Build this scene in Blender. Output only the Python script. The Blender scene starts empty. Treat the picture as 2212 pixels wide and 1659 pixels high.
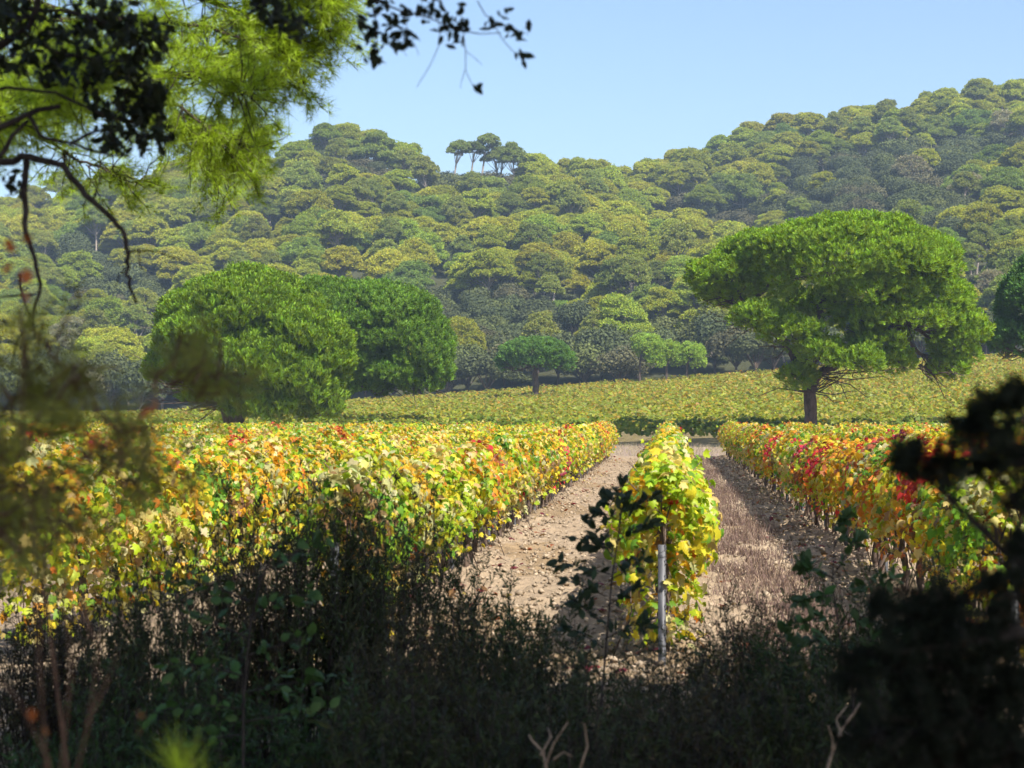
import bpy, math, random
import numpy as np
from mathutils import Matrix, Vector

rng = np.random.default_rng(7)
random.seed(7)
R = math.radians
scene = bpy.context.scene
COL = scene.collection

# ------------------------------------------------------------------ camera
CAM_H, YAW, PITCH, FPX = 1.9, R(5.22), R(0.98), 3700.0      # FPX: focal length in px of a 2212 x 1659 frame
cam_data = bpy.data.cameras.new('camera')
cam = bpy.data.objects.new('camera', cam_data)
COL.objects.link(cam)
cam.location = (0, 0, CAM_H)
cam.rotation_euler = (R(90) + PITCH, 0, YAW)
cam_data.sensor_width = 36
cam_data.lens = 36 * FPX / 2212
cam_data.clip_end = 5000
cam_data.dof.use_dof = True
cam_data.dof.focus_distance = 32
cam_data.dof.aperture_fstop = 5.0
scene.camera = cam

# ------------------------------------------------------------------ sky, sun, exposure
SUN_AZ, SUN_EL = R(143), R(47)                                # azimuth clockwise from +Y (the row direction)
world = bpy.data.worlds.new('World')
scene.world = world
world.use_nodes = True
wn = world.node_tree.nodes
bg = wn['Background']
sky = wn.new('ShaderNodeTexSky')
sky.sky_type = 'NISHITA'
sky.sun_disc = False
sky.sun_elevation = SUN_EL
sky.sun_rotation = SUN_AZ
sky.air_density = 1.0
sky.dust_density = 2.5
sky.ozone_density = 3.0
sky.altitude = 50
world.node_tree.links.new(sky.outputs[0], bg.inputs[0])
bg.inputs[1].default_value = 0.115
sun_data = bpy.data.lights.new('sun', 'SUN')
sun_data.energy = 5.0
sun_data.angle = R(0.53)
sun_data.color = (1.0, 0.93, 0.82)
sun = bpy.data.objects.new('sun', sun_data)
COL.objects.link(sun)
sun_dir = Vector((math.sin(SUN_AZ) * math.cos(SUN_EL), math.cos(SUN_AZ) * math.cos(SUN_EL), math.sin(SUN_EL)))
sun.rotation_euler = sun_dir.to_track_quat('Z', 'Y').to_euler()
vs = scene.view_settings
vs.view_transform = 'Standard'
vs.look = 'None'
vs.exposure = 1.0
vs.gamma = 1.0
vs.use_curve_mapping = False
cy = scene.cycles
cy.max_bounces = 4
cy.diffuse_bounces = 2
cy.glossy_bounces = 1
cy.transmission_bounces = 2
cy.transparent_max_bounces = 4
cy.volume_bounces = 0
cy.caustics_reflective = False
cy.caustics_refractive = False
cy.use_adaptive_sampling = True
cy.adaptive_threshold = 0.03
cy.use_denoising = True

# ------------------------------------------------------------------ helpers
_fw = np.array([-math.sin(YAW) * math.cos(PITCH), math.cos(YAW) * math.cos(PITCH), math.sin(PITCH)])
_rt = np.array([math.cos(YAW), math.sin(YAW), 0.0])
_up = np.cross(_rt, _fw)
CAMP = np.array([0, 0, CAM_H])

def at(px, py, d):
    """point at world depth d (along +Y) seen at pixel (px, py) of a 2212-wide picture"""
    v = _fw + (px - 1106) / FPX * _rt + (829.5 - py) / FPX * _up
    return CAMP + v * (d / v[1])

def proj(p):
    q = np.asarray(p, float) - CAMP
    z = q @ _fw
    return 1106 + FPX * (q @ _rt) / z, 829.5 - FPX * (q @ _up) / z

def unit(v):
    return v / np.maximum(np.linalg.norm(v, axis=-1, keepdims=True), 1e-9)

def frames(nrm, ax=None):
    """rotation matrices whose third column is nrm; second column near ax (random if None)"""
    n = unit(np.asarray(nrm, float))
    if ax is None:
        ax = rng.normal(size=n.shape)
    y = unit(ax - n * np.sum(ax * n, -1, keepdims=True))
    x = np.cross(y, n)
    return np.stack([x, y, n], axis=-1)

class Geo:
    """collects triangles with a colour per vertex; build() links them as one mesh object"""
    def __init__(s):
        s.V, s.T, s.C, s.n = [], [], [], 0
    def add(s, V, T, C=(1, 1, 1)):
        V = np.asarray(V, float).reshape(-1, 3)
        C = np.asarray(C, float)
        if C.ndim == 1:
            C = np.broadcast_to(C, (len(V), 3))
        s.V.append(V); s.T.append(np.asarray(T, int).reshape(-1, 3) + s.n); s.C.append(C); s.n += len(V)
    def leaves(s, tmpl, pos, rot, scale, col):
        tv, tt = tmpl
        n, k = len(pos), len(tv)
        if n == 0:
            return
        scale = np.asarray(scale, float).reshape(-1, 1) if np.ndim(scale) < 2 else np.asarray(scale, float)
        if scale.shape[0] == 1:
            scale = np.repeat(scale, n, 0)
        loc = tv[None] * scale[:, None, :]
        V = np.einsum('nij,nkj->nki', rot, loc) + np.asarray(pos)[:, None, :]
        T = tt[None] + (np.arange(n) * k)[:, None, None]
        C = np.repeat(np.broadcast_to(col, (n, 3)), k, 0)
        s.add(V.reshape(-1, 3), T.reshape(-1, 3), C)
    def tube(s, pts, rad, sides=5, col=(1, 1, 1), cap=True):
        pts = np.asarray(pts, float)
        n = len(pts)
        rad = np.broadcast_to(np.asarray(rad, float), (n,))
        tan = unit(np.gradient(pts, axis=0))
        ref = np.array([0.31, 0.9, 0.2]) if abs(tan[0][2]) > 0.6 else np.array([0.1, 0.2, 0.97])
        a = unit(np.cross(tan, ref)); b = np.cross(tan, a)
        th = np.arange(sides) / sides * 2 * math.pi
        V = pts[:, None] + rad[:, None, None] * (np.cos(th)[None, :, None] * a[:, None] + np.sin(th)[None, :, None] * b[:, None])
        T = []
        for i in range(n - 1):
            for j in range(sides):
                p, q = i * sides + j, i * sides + (j + 1) % sides
                T += [(p, q, q + sides), (p, q + sides, p + sides)]
        if cap:
            for j in range(1, sides - 1):
                o = (n - 1) * sides
                T.append((o, o + j, o + j + 1))
        s.add(V.reshape(-1, 3), T, col)
    def mesh(s, name):
        V = np.concatenate(s.V); T = np.concatenate(s.T); C = np.concatenate(s.C)
        me = bpy.data.meshes.new(name)
        me.vertices.add(len(V)); me.vertices.foreach_set('co', V.astype(np.float32).ravel())
        me.loops.add(len(T) * 3); me.loops.foreach_set('vertex_index', T.astype(np.int32).ravel())
        me.polygons.add(len(T))
        me.polygons.foreach_set('loop_start', (np.arange(len(T)) * 3).astype(np.int32))
        me.polygons.foreach_set('loop_total', np.full(len(T), 3, np.int32))
        me.update(calc_edges=True)
        at_ = me.color_attributes.new('Col', 'FLOAT_COLOR', 'POINT')
        at_.data.foreach_set('color', np.concatenate([C, np.ones((len(C), 1))], 1).astype(np.float32).ravel())
        return me
    def build(s, name, mat, parent=None, smooth=False):
        me = s.mesh(name)
        me.materials.append(mat)
        if smooth:
            me.polygons.foreach_set('use_smooth', np.ones(len(me.polygons), bool))
        return link(name, me, parent)

def link(name, data, parent=None, loc=None, rz=0.0, sc=1.0):
    o = bpy.data.objects.new(name, data)
    COL.objects.link(o)
    if parent is not None:
        o.parent = parent
    if loc is not None:
        o.location = loc
    o.rotation_euler = (0, 0, rz)
    o.scale = (sc, sc, sc) if np.ndim(sc) == 0 else sc
    return o

def tag(o, label=None, cat=None, group=None, kind=None):
    if label: o['label'] = label
    if cat: o['category'] = cat
    if group: o['group'] = group
    if kind: o['kind'] = kind
    return o

def thing(name, label, cat, loc=(0, 0, 0), group=None, rz=0.0, sc=1.0):
    o = link(name, None, None, loc, rz, sc)
    o.empty_display_size = 0.2
    return tag(o, label, cat, group)

ONES = ('first second third fourth fifth sixth seventh eighth ninth tenth eleventh twelfth thirteenth fourteenth '
        'fifteenth sixteenth seventeenth eighteenth nineteenth twentieth').split()
TENS = {2: 'twenty', 3: 'thirty', 4: 'forty', 5: 'fifty', 6: 'sixty', 7: 'seventy'}
TENTH = {2: 'twentieth', 3: 'thirtieth', 4: 'fortieth', 5: 'fiftieth', 6: 'sixtieth', 7: 'seventieth'}
def ordinal(n):
    if n <= 20: return ONES[n - 1]
    return TENTH[n // 10] if n % 10 == 0 else TENS[n // 10] + '-' + ONES[n % 10 - 1]

def noise3(p, seed=0, octs=3):
    """cheap smooth pseudo noise in about -1..1"""
    r = np.random.default_rng(seed)
    p = np.asarray(p, float)
    out = np.zeros(p.shape[:-1]); amp = 1.0; tot = 0
    for o in range(octs):
        for _ in range(3):
            k = r.normal(size=p.shape[-1]) * (1.9 ** o)
            out += amp * np.sin(p @ k + r.uniform(0, 6.28)) / 1.6
        tot += amp * 1.1; amp *= 0.55
    return out / tot

# ------------------------------------------------------------------ materials
def new_mat(name):
    m = bpy.data.materials.new(name)
    m.use_nodes = True
    nt = m.node_tree
    for n in list(nt.nodes): nt.nodes.remove(n)
    return m, nt, nt.nodes, nt.links

def leaf_mat(name, transl=0.35, rough=0.5, spec=0.3, tcol=(1.15, 1.1, 0.6), hue=0.02, val=0.25):
    m, nt, N, L = new_mat(name)
    out = N.new('ShaderNodeOutputMaterial')
    att = N.new('ShaderNodeVertexColor'); att.layer_name = 'Col'
    oi = N.new('ShaderNodeObjectInfo')
    hsv = N.new('ShaderNodeHueSaturation')
    mr = N.new('ShaderNodeMapRange'); mr.inputs[3].default_value = 0.5 - hue; mr.inputs[4].default_value = 0.5 + hue
    mv = N.new('ShaderNodeMapRange'); mv.inputs[3].default_value = 1 - val; mv.inputs[4].default_value = 1 + val
    mul = N.new('ShaderNodeMath'); mul.operation = 'MULTIPLY'; mul.inputs[1].default_value = 7.31
    fr = N.new('ShaderNodeMath'); fr.operation = 'FRACT'
    L.new(oi.outputs['Random'], mr.inputs[0]); L.new(oi.outputs['Random'], mul.inputs[0])
    L.new(mul.outputs[0], fr.inputs[0]); L.new(fr.outputs[0], mv.inputs[0])
    L.new(mr.outputs[0], hsv.inputs['Hue']); L.new(mv.outputs[0], hsv.inputs['Value'])
    L.new(att.outputs[0], hsv.inputs['Color'])
    p = N.new('ShaderNodeBsdfPrincipled')
    p.inputs['Roughness'].default_value = rough
    p.inputs['Specular IOR Level'].default_value = spec
    L.new(hsv.outputs[0], p.inputs['Base Color'])
    tr = N.new('ShaderNodeBsdfTranslucent')
    mx = N.new('ShaderNodeMix'); mx.data_type = 'RGBA'; mx.blend_type = 'MULTIPLY'; mx.inputs[0].default_value = 1
    mx.inputs[7].default_value = (*tcol, 1)
    L.new(hsv.outputs[0], mx.inputs[6]); L.new(mx.outputs[2], tr.inputs[0])
    ms = N.new('ShaderNodeMixShader'); ms.inputs[0].default_value = transl
    L.new(p.outputs[0], ms.inputs[1]); L.new(tr.outputs[0], ms.inputs[2]); L.new(ms.outputs[0], out.inputs[0])
    return m

def rough_mat(name, c1, c2, scale=8.0, rough=0.9, bump=0.3, dist=0.02, spec=0.2, attr=False, metal=0.0, stretch=(1, 1, 1)):
    m, nt, N, L = new_mat(name)
    out = N.new('ShaderNodeOutputMaterial')
    p = N.new('ShaderNodeBsdfPrincipled')
    tc = N.new('ShaderNodeTexCoord'); mp = N.new('ShaderNodeMapping'); mp.inputs['Scale'].default_value = stretch
    L.new(tc.outputs['Object'], mp.inputs[0])
    nz = N.new('ShaderNodeTexNoise'); nz.inputs['Scale'].default_value = scale; nz.inputs['Detail'].default_value = 6
    nz.inputs['Roughness'].default_value = 0.65
    L.new(mp.outputs[0], nz.inputs['Vector'])
    cr = N.new('ShaderNodeValToRGB')
    cr.color_ramp.elements[0].position = 0.35; cr.color_ramp.elements[1].position = 0.68
    cr.color_ramp.elements[0].color = (*c1, 1); cr.color_ramp.elements[1].color = (*c2, 1)
    L.new(nz.outputs[0], cr.inputs[0])
    src = cr.outputs[0]
    if attr:
        att = N.new('ShaderNodeVertexColor'); att.layer_name = 'Col'
        mx = N.new('ShaderNodeMix'); mx.data_type = 'RGBA'; mx.blend_type = 'MULTIPLY'; mx.inputs[0].default_value = 1
        L.new(src, mx.inputs[6]); L.new(att.outputs[0], mx.inputs[7]); src = mx.outputs[2]
    L.new(src, p.inputs['Base Color'])
    p.inputs['Roughness'].default_value = rough
    p.inputs['Specular IOR Level'].default_value = spec
    p.inputs['Metallic'].default_value = metal
    if bump:
        b = N.new('ShaderNodeBump'); b.inputs['Strength'].default_value = bump; b.inputs['Distance'].default_value = dist
        L.new(nz.outputs[0], b.inputs['Height']); L.new(b.outputs[0], p.inputs['Normal'])
    L.new(p.outputs[0], out.inputs[0])
    return m

M_vine = leaf_mat('vine_leaf', 0.5, 0.5, 0.35, (1.1, 1.02, 0.7), 0.012, 0.12)
M_pine = leaf_mat('pine_needles', 0.28, 0.8, 0.08, (1.2, 1.15, 0.5), 0.016, 0.24)
M_stone = leaf_mat('stone_pine_needles', 0.34, 0.65, 0.15, (1.25, 1.15, 0.5), 0.0, 0.0)
M_oak = leaf_mat('oak_leaves', 0.15, 0.75, 0.12, (1.1, 1.1, 0.6), 0.01, 0.12)
M_bush = leaf_mat('shrub_leaves', 0.22, 0.55, 0.18, (1.1, 1.1, 0.5), 0.01, 0.08)
M_needle = leaf_mat('long_needles', 0.40, 0.4, 0.4, (1.2, 1.1, 0.5), 0.0, 0.0)
M_grass = leaf_mat('dry_grass', 0.3, 0.7, 0.2, (1, 1, 0.9), 0.0, 0.0)
M_bark = rough_mat('pine_bark', (0.035, 0.026, 0.022), (0.13, 0.095, 0.075), 5, 0.9, 0.6, 0.05, stretch=(1, 1, 0.35))
M_pale_bark = rough_mat('pale_bark', (0.16, 0.135, 0.12), (0.36, 0.31, 0.27), 4, 0.9, 0.4, 0.05, stretch=(1, 1, 0.4))
M_vinewood = rough_mat('vine_wood', (0.05, 0.035, 0.028), (0.17, 0.125, 0.10), 14, 0.95, 0.6, 0.02, stretch=(1, 1, 0.3))
M_twig = rough_mat('dark_twig', (0.02, 0.016, 0.014), (0.07, 0.055, 0.048), 30, 0.85, 0.3, 0.004)
M_deadtwig = rough_mat('dead_twig', (0.15, 0.105, 0.07), (0.34, 0.25, 0.18), 30, 0.85, 0.3, 0.004)
M_redstem = rough_mat('reddish_stem', (0.06, 0.035, 0.025), (0.15, 0.085, 0.055), 20, 0.8, 0.2, 0.004)
M_steel = rough_mat('galvanised_steel', (0.045, 0.047, 0.055), (0.12, 0.122, 0.132), 18, 0.55, 0.1, 0.003, 0.4, metal=0.3, stretch=(1, 1, 0.2))
M_clod = rough_mat('clod', (0.75, 0.75, 0.75), (1, 1, 1), 25, 0.95, 0.4, 0.01, 0.1, attr=True)

# ground: vineyard soil in front, scrub-coloured litter on the hill
def ground_mat():
    m, nt, N, L = new_mat('ground')
    out = N.new('ShaderNodeOutputMaterial'); p = N.new('ShaderNodeBsdfPrincipled')
    p.inputs['Roughness'].default_value = 0.95; p.inputs['Specular IOR Level'].default_value = 0.1
    att = N.new('ShaderNodeVertexColor'); att.layer_name = 'Col'
    tc = N.new('ShaderNodeTexCoord')
    n1 = N.new('ShaderNodeTexNoise'); n1.inputs['Scale'].default_value = 0.9; n1.inputs['Detail'].default_value = 8; n1.inputs['Roughness'].default_value = 0.7
    n2 = N.new('ShaderNodeTexNoise'); n2.inputs['Scale'].default_value = 14; n2.inputs['Detail'].default_value = 5; n2.inputs['Roughness'].default_value = 0.7
    L.new(tc.outputs['Object'], n1.inputs[0]); L.new(tc.outputs['Object'], n2.inputs[0])
    cr = N.new('ShaderNodeValToRGB')
    cr.color_ramp.elements[0].position = 0.3; cr.color_ramp.elements[1].position = 0.7
    cr.color_ramp.elements[0].color = (0.55, 0.53, 0.53, 1); cr.color_ramp.elements[1].color = (1.25, 1.22, 1.17, 1)
    mxn = N.new('ShaderNodeMath'); mxn.operation = 'ADD'
    h = N.new('ShaderNodeMath'); h.operation = 'MULTIPLY'; h.inputs[1].default_value = 0.5
    L.new(n1.outputs[0], mxn.inputs[0]); L.new(n2.outputs[0], mxn.inputs[1]); L.new(mxn.outputs[0], h.inputs[0]); L.new(h.outputs[0], cr.inputs[0])
    mx = N.new('ShaderNodeMix'); mx.data_type = 'RGBA'; mx.blend_type = 'MULTIPLY'; mx.inputs[0].default_value = 1
    L.new(att.outputs[0], mx.inputs[6]); L.new(cr.outputs[0], mx.inputs[7]); L.new(mx.outputs[2], p.inputs[0])
    b = N.new('ShaderNodeBump'); b.inputs['Strength'].default_value = 0.6; b.inputs['Distance'].default_value = 0.05
    L.new(n2.outputs[0], b.inputs['Height']); L.new(b.outputs[0], p.inputs['Normal'])
    L.new(p.outputs[0], out.inputs[0])
    return m
M_ground = ground_mat()

# ------------------------------------------------------------------ terrain
SKY_U = np.array([-600, 0, 300, 560, 700, 800, 900, 960, 1010, 1080, 1150, 1250, 1330, 1400, 1460, 1560, 1650, 1780, 1900, 2000, 2100, 2212, 2800])
SKY_Y = np.array([470, 410, 355, 312, 266, 284, 318, 366, 385, 372, 345, 348, 362, 350, 312, 292, 272, 245, 222, 205, 195, 188, 150])
def hill_params(u):
    D = np.interp(u, [0, 1250, 1600, 2300], [395, 400, 455, 465])
    E = 1.9 + (893 - np.interp(u, SKY_U, SKY_Y)) / FPX * D - np.interp(u, [1200, 1600], [7.5, 9.5])
    E = np.where((u > 950) & (u < 1110), E + 5.0 * np.exp(-((u - 1020) / 55.0) ** 2), E)
    return D, E
def field_s(x):
    return np.clip(5.2 + 0.073 * x, 0.8, 9.5)
def hill_y0(u):
    return 217 + 0 * u
def ground_z(x, y):
    x = np.asarray(x, float); y = np.asarray(y, float)
    u = 1444 + FPX * x / np.maximum(y, 60.0)
    s = field_s(x)
    f = s * np.clip((y - 104) / 111.0, 0, 1) ** 1.2
    D, E = hill_params(u)
    y0 = hill_y0(u)
    t = np.clip((y - y0) / (D - y0), 0, 3)
    g = np.where(t <= 1, 0.86 * t + 0.14 * t * t, np.clip(1 - (t - 1) * 0.75, 0.15, 1))
    hz = np.maximum(E - s, 3) * g
    rav = np.exp(-(((u - (1330 + 520 * (1 - t))) / 130.0) ** 2)) * np.clip(t * 2, 0, 1) * np.clip((0.85 - t) * 5, 0, 1)
    hz = hz - 5.5 * rav
    hz = hz + 1.3 * noise3(np.stack([x * 0.055, y * 0.055], -1), 3, 3) * np.clip(t * 4, 0, 1)
    near = -0.05 * np.exp(-((y - 40) / 45.0) ** 6) * (np.abs(x) < 40)
    return f + hz + near

def axis(parts):
    out = [np.arange(a, b, st) for a, b, st in parts]
    return np.concatenate(out)
gx = axis([(-900, -220, 40), (-220, -60, 8), (-60, 60, 2.0), (60, 220, 8), (220, 901, 40)])
gy = axis([(-150, 0, 25), (0, 110, 2.0), (110, 215, 4), (215, 500, 3.5), (500, 901, 40)])
X, Y = np.meshgrid(gx, gy, indexing='ij')
Z = ground_z(X, Y)
def ground_col(x, y):
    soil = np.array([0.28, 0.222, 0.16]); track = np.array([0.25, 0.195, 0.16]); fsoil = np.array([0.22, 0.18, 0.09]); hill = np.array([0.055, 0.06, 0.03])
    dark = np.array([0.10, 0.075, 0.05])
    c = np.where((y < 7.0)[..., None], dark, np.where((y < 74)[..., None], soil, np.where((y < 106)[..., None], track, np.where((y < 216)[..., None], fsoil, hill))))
    return c
g = Geo()
nx, ny = len(gx), len(gy)
idx = np.arange(nx * ny).reshape(nx, ny)
a, b, c, d = idx[:-1, :-1].ravel(), idx[1:, :-1].ravel(), idx[1:, 1:].ravel(), idx[:-1, 1:].ravel()
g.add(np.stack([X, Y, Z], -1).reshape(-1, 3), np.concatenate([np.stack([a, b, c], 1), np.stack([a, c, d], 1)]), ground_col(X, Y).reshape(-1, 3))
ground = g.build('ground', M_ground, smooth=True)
tag(ground, 'pinkish tan earth rising into a wooded hill', 'ground', kind='structure')

# cultivated soil of the two alleys either side of the centre row: fine relief
def soil_height(x, y):
    h = 0.045 * noise3(np.stack([x * 5.0, y * 7.0], -1), 11, 3) + 0.036 * noise3(np.stack([x * 13.0, y * 22.0], -1), 12, 2)
    h += 0.016 * np.sin(y * 21 + 2.2 * np.sin(x * 2.1) + 1.5 * np.sin(y * 0.7))
    h += 0.04 * np.exp(-((np.abs(x) % 2.5 - 0.0) / 0.4) ** 2) + 0.04 * np.exp(-((2.5 - np.abs(x) % 2.5) / 0.4) ** 2)
    return h + 0.012
sx = np.arange(-3.2, 3.21, 0.075)
sy = np.concatenate([np.arange(7.5, 30, 0.055), np.arange(30, 75, 0.12)])
SX, SY = np.meshgrid(sx, sy, indexing='ij')
SZ = soil_height(SX, SY)
rut = np.exp(-((SX - 1.75) / 0.35) ** 2)
SZ -= 0.03 * rut
scol = np.array([0.285, 0.226, 0.162]) + 0.10 * rut[..., None] * np.array([1.0, 0.9, 0.65]) - 0.05 * (noise3(np.stack([SX * 1.1, SY * 0.5], -1), 5, 3) > 0.25)[..., None]
g = Geo()
nx, ny = len(sx), len(sy)
idx = np.arange(nx * ny).reshape(nx, ny)
a, b, c, d = idx[:-1, :-1].ravel(), idx[1:, :-1].ravel(), idx[1:, 1:].ravel(), idx[:-1, 1:].ravel()
g.add(np.stack([SX, SY, SZ], -1).reshape(-1, 3), np.concatenate([np.stack([a, b, c], 1), np.stack([a, c, d], 1)]), scol.reshape(-1, 3))
soil = g.build('dirt_path', M_ground, smooth=True)
tag(soil, 'tilled pinkish soil of the two alleys beside the centre vine row', 'path', kind='structure')

# clods and stones on the soil
def rock_tmpl():
    v = np.array([[1, .1, 0], [-.95, -.1, .05], [.1, 1, 0], [0, -.9, .1], [.15, -.1, 1], [0, 0, -.6]], float)
    t = np.array([[0, 2, 4], [2, 1, 4], [1, 3, 4], [3, 0, 4], [2, 0, 5], [1, 2, 5], [3, 1, 5], [0, 3, 5]])
    return v * np.array([1, 0.85, 0.75]), t
ROCK = rock_tmpl()
n = 30000
cx = rng.uniform(-3.0, 3.0, n); cyy = 9.9 + 60 * rng.random(n) ** 1.5
cs = 0.013 + 0.036 * rng.random(n) ** 2.2 + 0.03 * (rng.random(n) > 0.985)
cc = np.array([0.33, 0.262, 0.19]) * (0.6 + 0.65 * rng.random((n, 1)))
g = Geo()
g.leaves(ROCK, np.stack([cx, cyy, soil_height(cx, cyy) + cs * 0.3], -1), frames(np.array([0, 0, 1]) + rng.normal(size=(n, 3)) * 0.4), cs, cc)
tag(g.build('soil_clods', M_clod), 'crumbled clods and small stones on the bare soil', 'clods', kind='stuff')

# ------------------------------------------------------------------ leaf templates
def fan(outline, lift=0.12):
    o = np.asarray(outline, float)
    r = np.linalg.norm(o, axis=1)
    z = lift * (1 - (r / r.max()) ** 2) * 1.0
    V = np.concatenate([[[0, 0, lift]], np.concatenate([o, (z - 0.10 * np.abs(o[:, 0]))[:, None]], 1)])
    k = len(o)
    T = [(0, 1 + i, 1 + (i + 1) % k) for i in range(k)]
    return V, np.array(T)
VINE_LEAF = fan([(0.03, -0.36), (0.30, -0.52), (0.50, -0.22), (0.40, -0.08), (0.62, 0.18), (0.30, 0.24), (0.10, 0.66), (-0.10, 0.62), (-0.26, 0.22), (-0.60, 0.2), (-0.40, -0.06), (-0.52, -0.24), (-0.28, -0.52)], 0.14)
VINE_SIMPLE = (np.array([[0, -.45, 0], [.55, -.05, -.12], [0, 0.05, .1], [-.55, -.05, -.12], [0.05, .6, -.05]], float), np.array([[0, 1, 2], [0, 2, 3], [2, 1, 4], [2, 4, 3]]))
VINE_QUAD = (np.array([[0, -.5, 0], [.52, .05, -.14], [0, .62, -.02], [-.52, .05, -.14]], float), np.array([[0, 1, 2], [0, 2, 3]]))
CLUMP = (np.array([[-.5, -.35, -.08], [.5, -.3, -.1], [.42, .4, -.06], [-.4, .45, -.1]], float), np.array([[0, 1, 2], [0, 2, 3]]))
def brush(k, spread, width, seed):
    r = np.random.default_rng(seed)
    V, T = [], []
    for i in range(k):
        th = i / k * 6.283 + r.uniform(-.25, .25)
        ph = spread * r.uniform(0.5, 1.15)
        d = np.array([math.sin(ph) * math.cos(th), math.sin(ph) * math.sin(th), math.cos(ph)])
        s = np.array([-math.sin(th), math.cos(th), 0])
        L = r.uniform(0.8, 1.15)
        base = np.array([0, 0, r.uniform(-0.25, 0.25)])
        o = len(V)
        V += [base, base + d * L + s * width + d * r.uniform(-.12, .12), base + d * L - s * width]
        T += [(o, o + 1, o + 2)]
    return np.array(V), np.array(T)
BRUSH = brush(8, 0.68, 0.15, 1)
SPRAY = brush(4, 0.8, 0.24, 2)
OAK_LEAF = (np.array([[0, -.5, 0], [.2, -.22, -.02], [.26, .05, -.04], [.16, .32, -.03], [0, .55, -.08], [-.16, .32, -.03], [-.26, .05, -.04], [-.2, -.22, -.02], [0, 0, .05]], float),
            np.array([[8, i, (i + 1) % 8] for i in range(8)]))
LANCE = (np.array([[0, 0, 0], [.085, .3, .07], [0, .34, .11], [-.085, .3, .07], [.07, .68, .05], [0, .7, .09], [-.07, .68, .05], [0, 1, -.14]], float),
         np.array([[0, 1, 2], [0, 2, 3], [1, 4, 5], [1, 5, 2], [2, 5, 6], [2, 6, 3], [4, 7, 5], [5, 7, 6]]))

# ------------------------------------------------------------------ grapevines
PAL = {'lime': (0.33, 0.44, 0.02), 'green': (0.14, 0.28, 0.025), 'yellow': (0.58, 0.49, 0.03), 'straw': (0.58, 0.47, 0.15), 'pale': (0.52, 0.50, 0.24),
       'gold': (0.60, 0.31, 0.02), 'orange': (0.64, 0.20, 0.03), 'rust': (0.38, 0.12, 0.05), 'red': (0.52, 0.03, 0.03), 'wine': (0.22, 0.03, 0.05), 'brown': (0.28, 0.16, 0.07)}
KEYS = list(PAL)
def mix(**w):
    p = np.array([w.get(k, 0.0) for k in KEYS]); return p / p.sum()
VINE_MIX = {
    'lime': mix(lime=8, green=5, yellow=4.5, straw=2.2, pale=2.5, gold=.6, orange=.25, red=.1, brown=.5),
    'yellow': mix(lime=5, green=2.8, yellow=4.5, straw=2.6, pale=2.2, gold=1.5, orange=.35, red=.15, brown=.6),
    'golden': mix(lime=3, green=1.5, yellow=4, straw=2.6, pale=1.2, gold=2.4, orange=.6, rust=.35, brown=.4),
    'orange tinged': mix(lime=1.8, green=.8, yellow=3, straw=2.5, gold=3, orange=3, rust=1.2, red=.6, brown=.5),
    'red flecked': mix(lime=2.5, green=1, yellow=3, straw=2, gold=2, orange=2, rust=1, red=2.2, wine=.8),
    'red blotched': mix(lime=1.5, green=1, yellow=2.2, straw=2, gold=1.5, orange=2.5, rust=1.2, red=3.5, wine=1.6),
}
def vine_points(r, n):
    """leaf positions and facing normals over one metre of hedge"""
    th = r.uniform(-0.5, math.pi + 0.5, n)                      # around the hedge section, sides and top
    half = 0.33 - 0.10 * np.clip(np.sin(th), 0, 1) + 0.05 * r.normal(size=n)
    inner = r.random(n) < 0.25
    rad = np.where(inner, r.uniform(0.3, 0.9, n), 1.0)
    x = np.cos(th) * half * rad
    zc = 0.98
    z = zc + np.where(np.sin(th) > 0, np.sin(th) * 0.44, np.sin(th) * 0.42) * rad + 0.055 * r.normal(size=n)
    y = r.uniform(-0.56, 0.56, n)
    nrm = np.stack([np.cos(th), r.normal(size=n) * 0.35, np.sin(th) * 0.8 + 0.35], -1)
    low = r.random(n) < 0.07                                     # skirt leaves hanging lower
    z = np.where(low, r.uniform(0.36, 0.8, n), z); x = np.where(low, x * 0.8, x)
    return np.stack([x, y, z], -1), nrm
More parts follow.
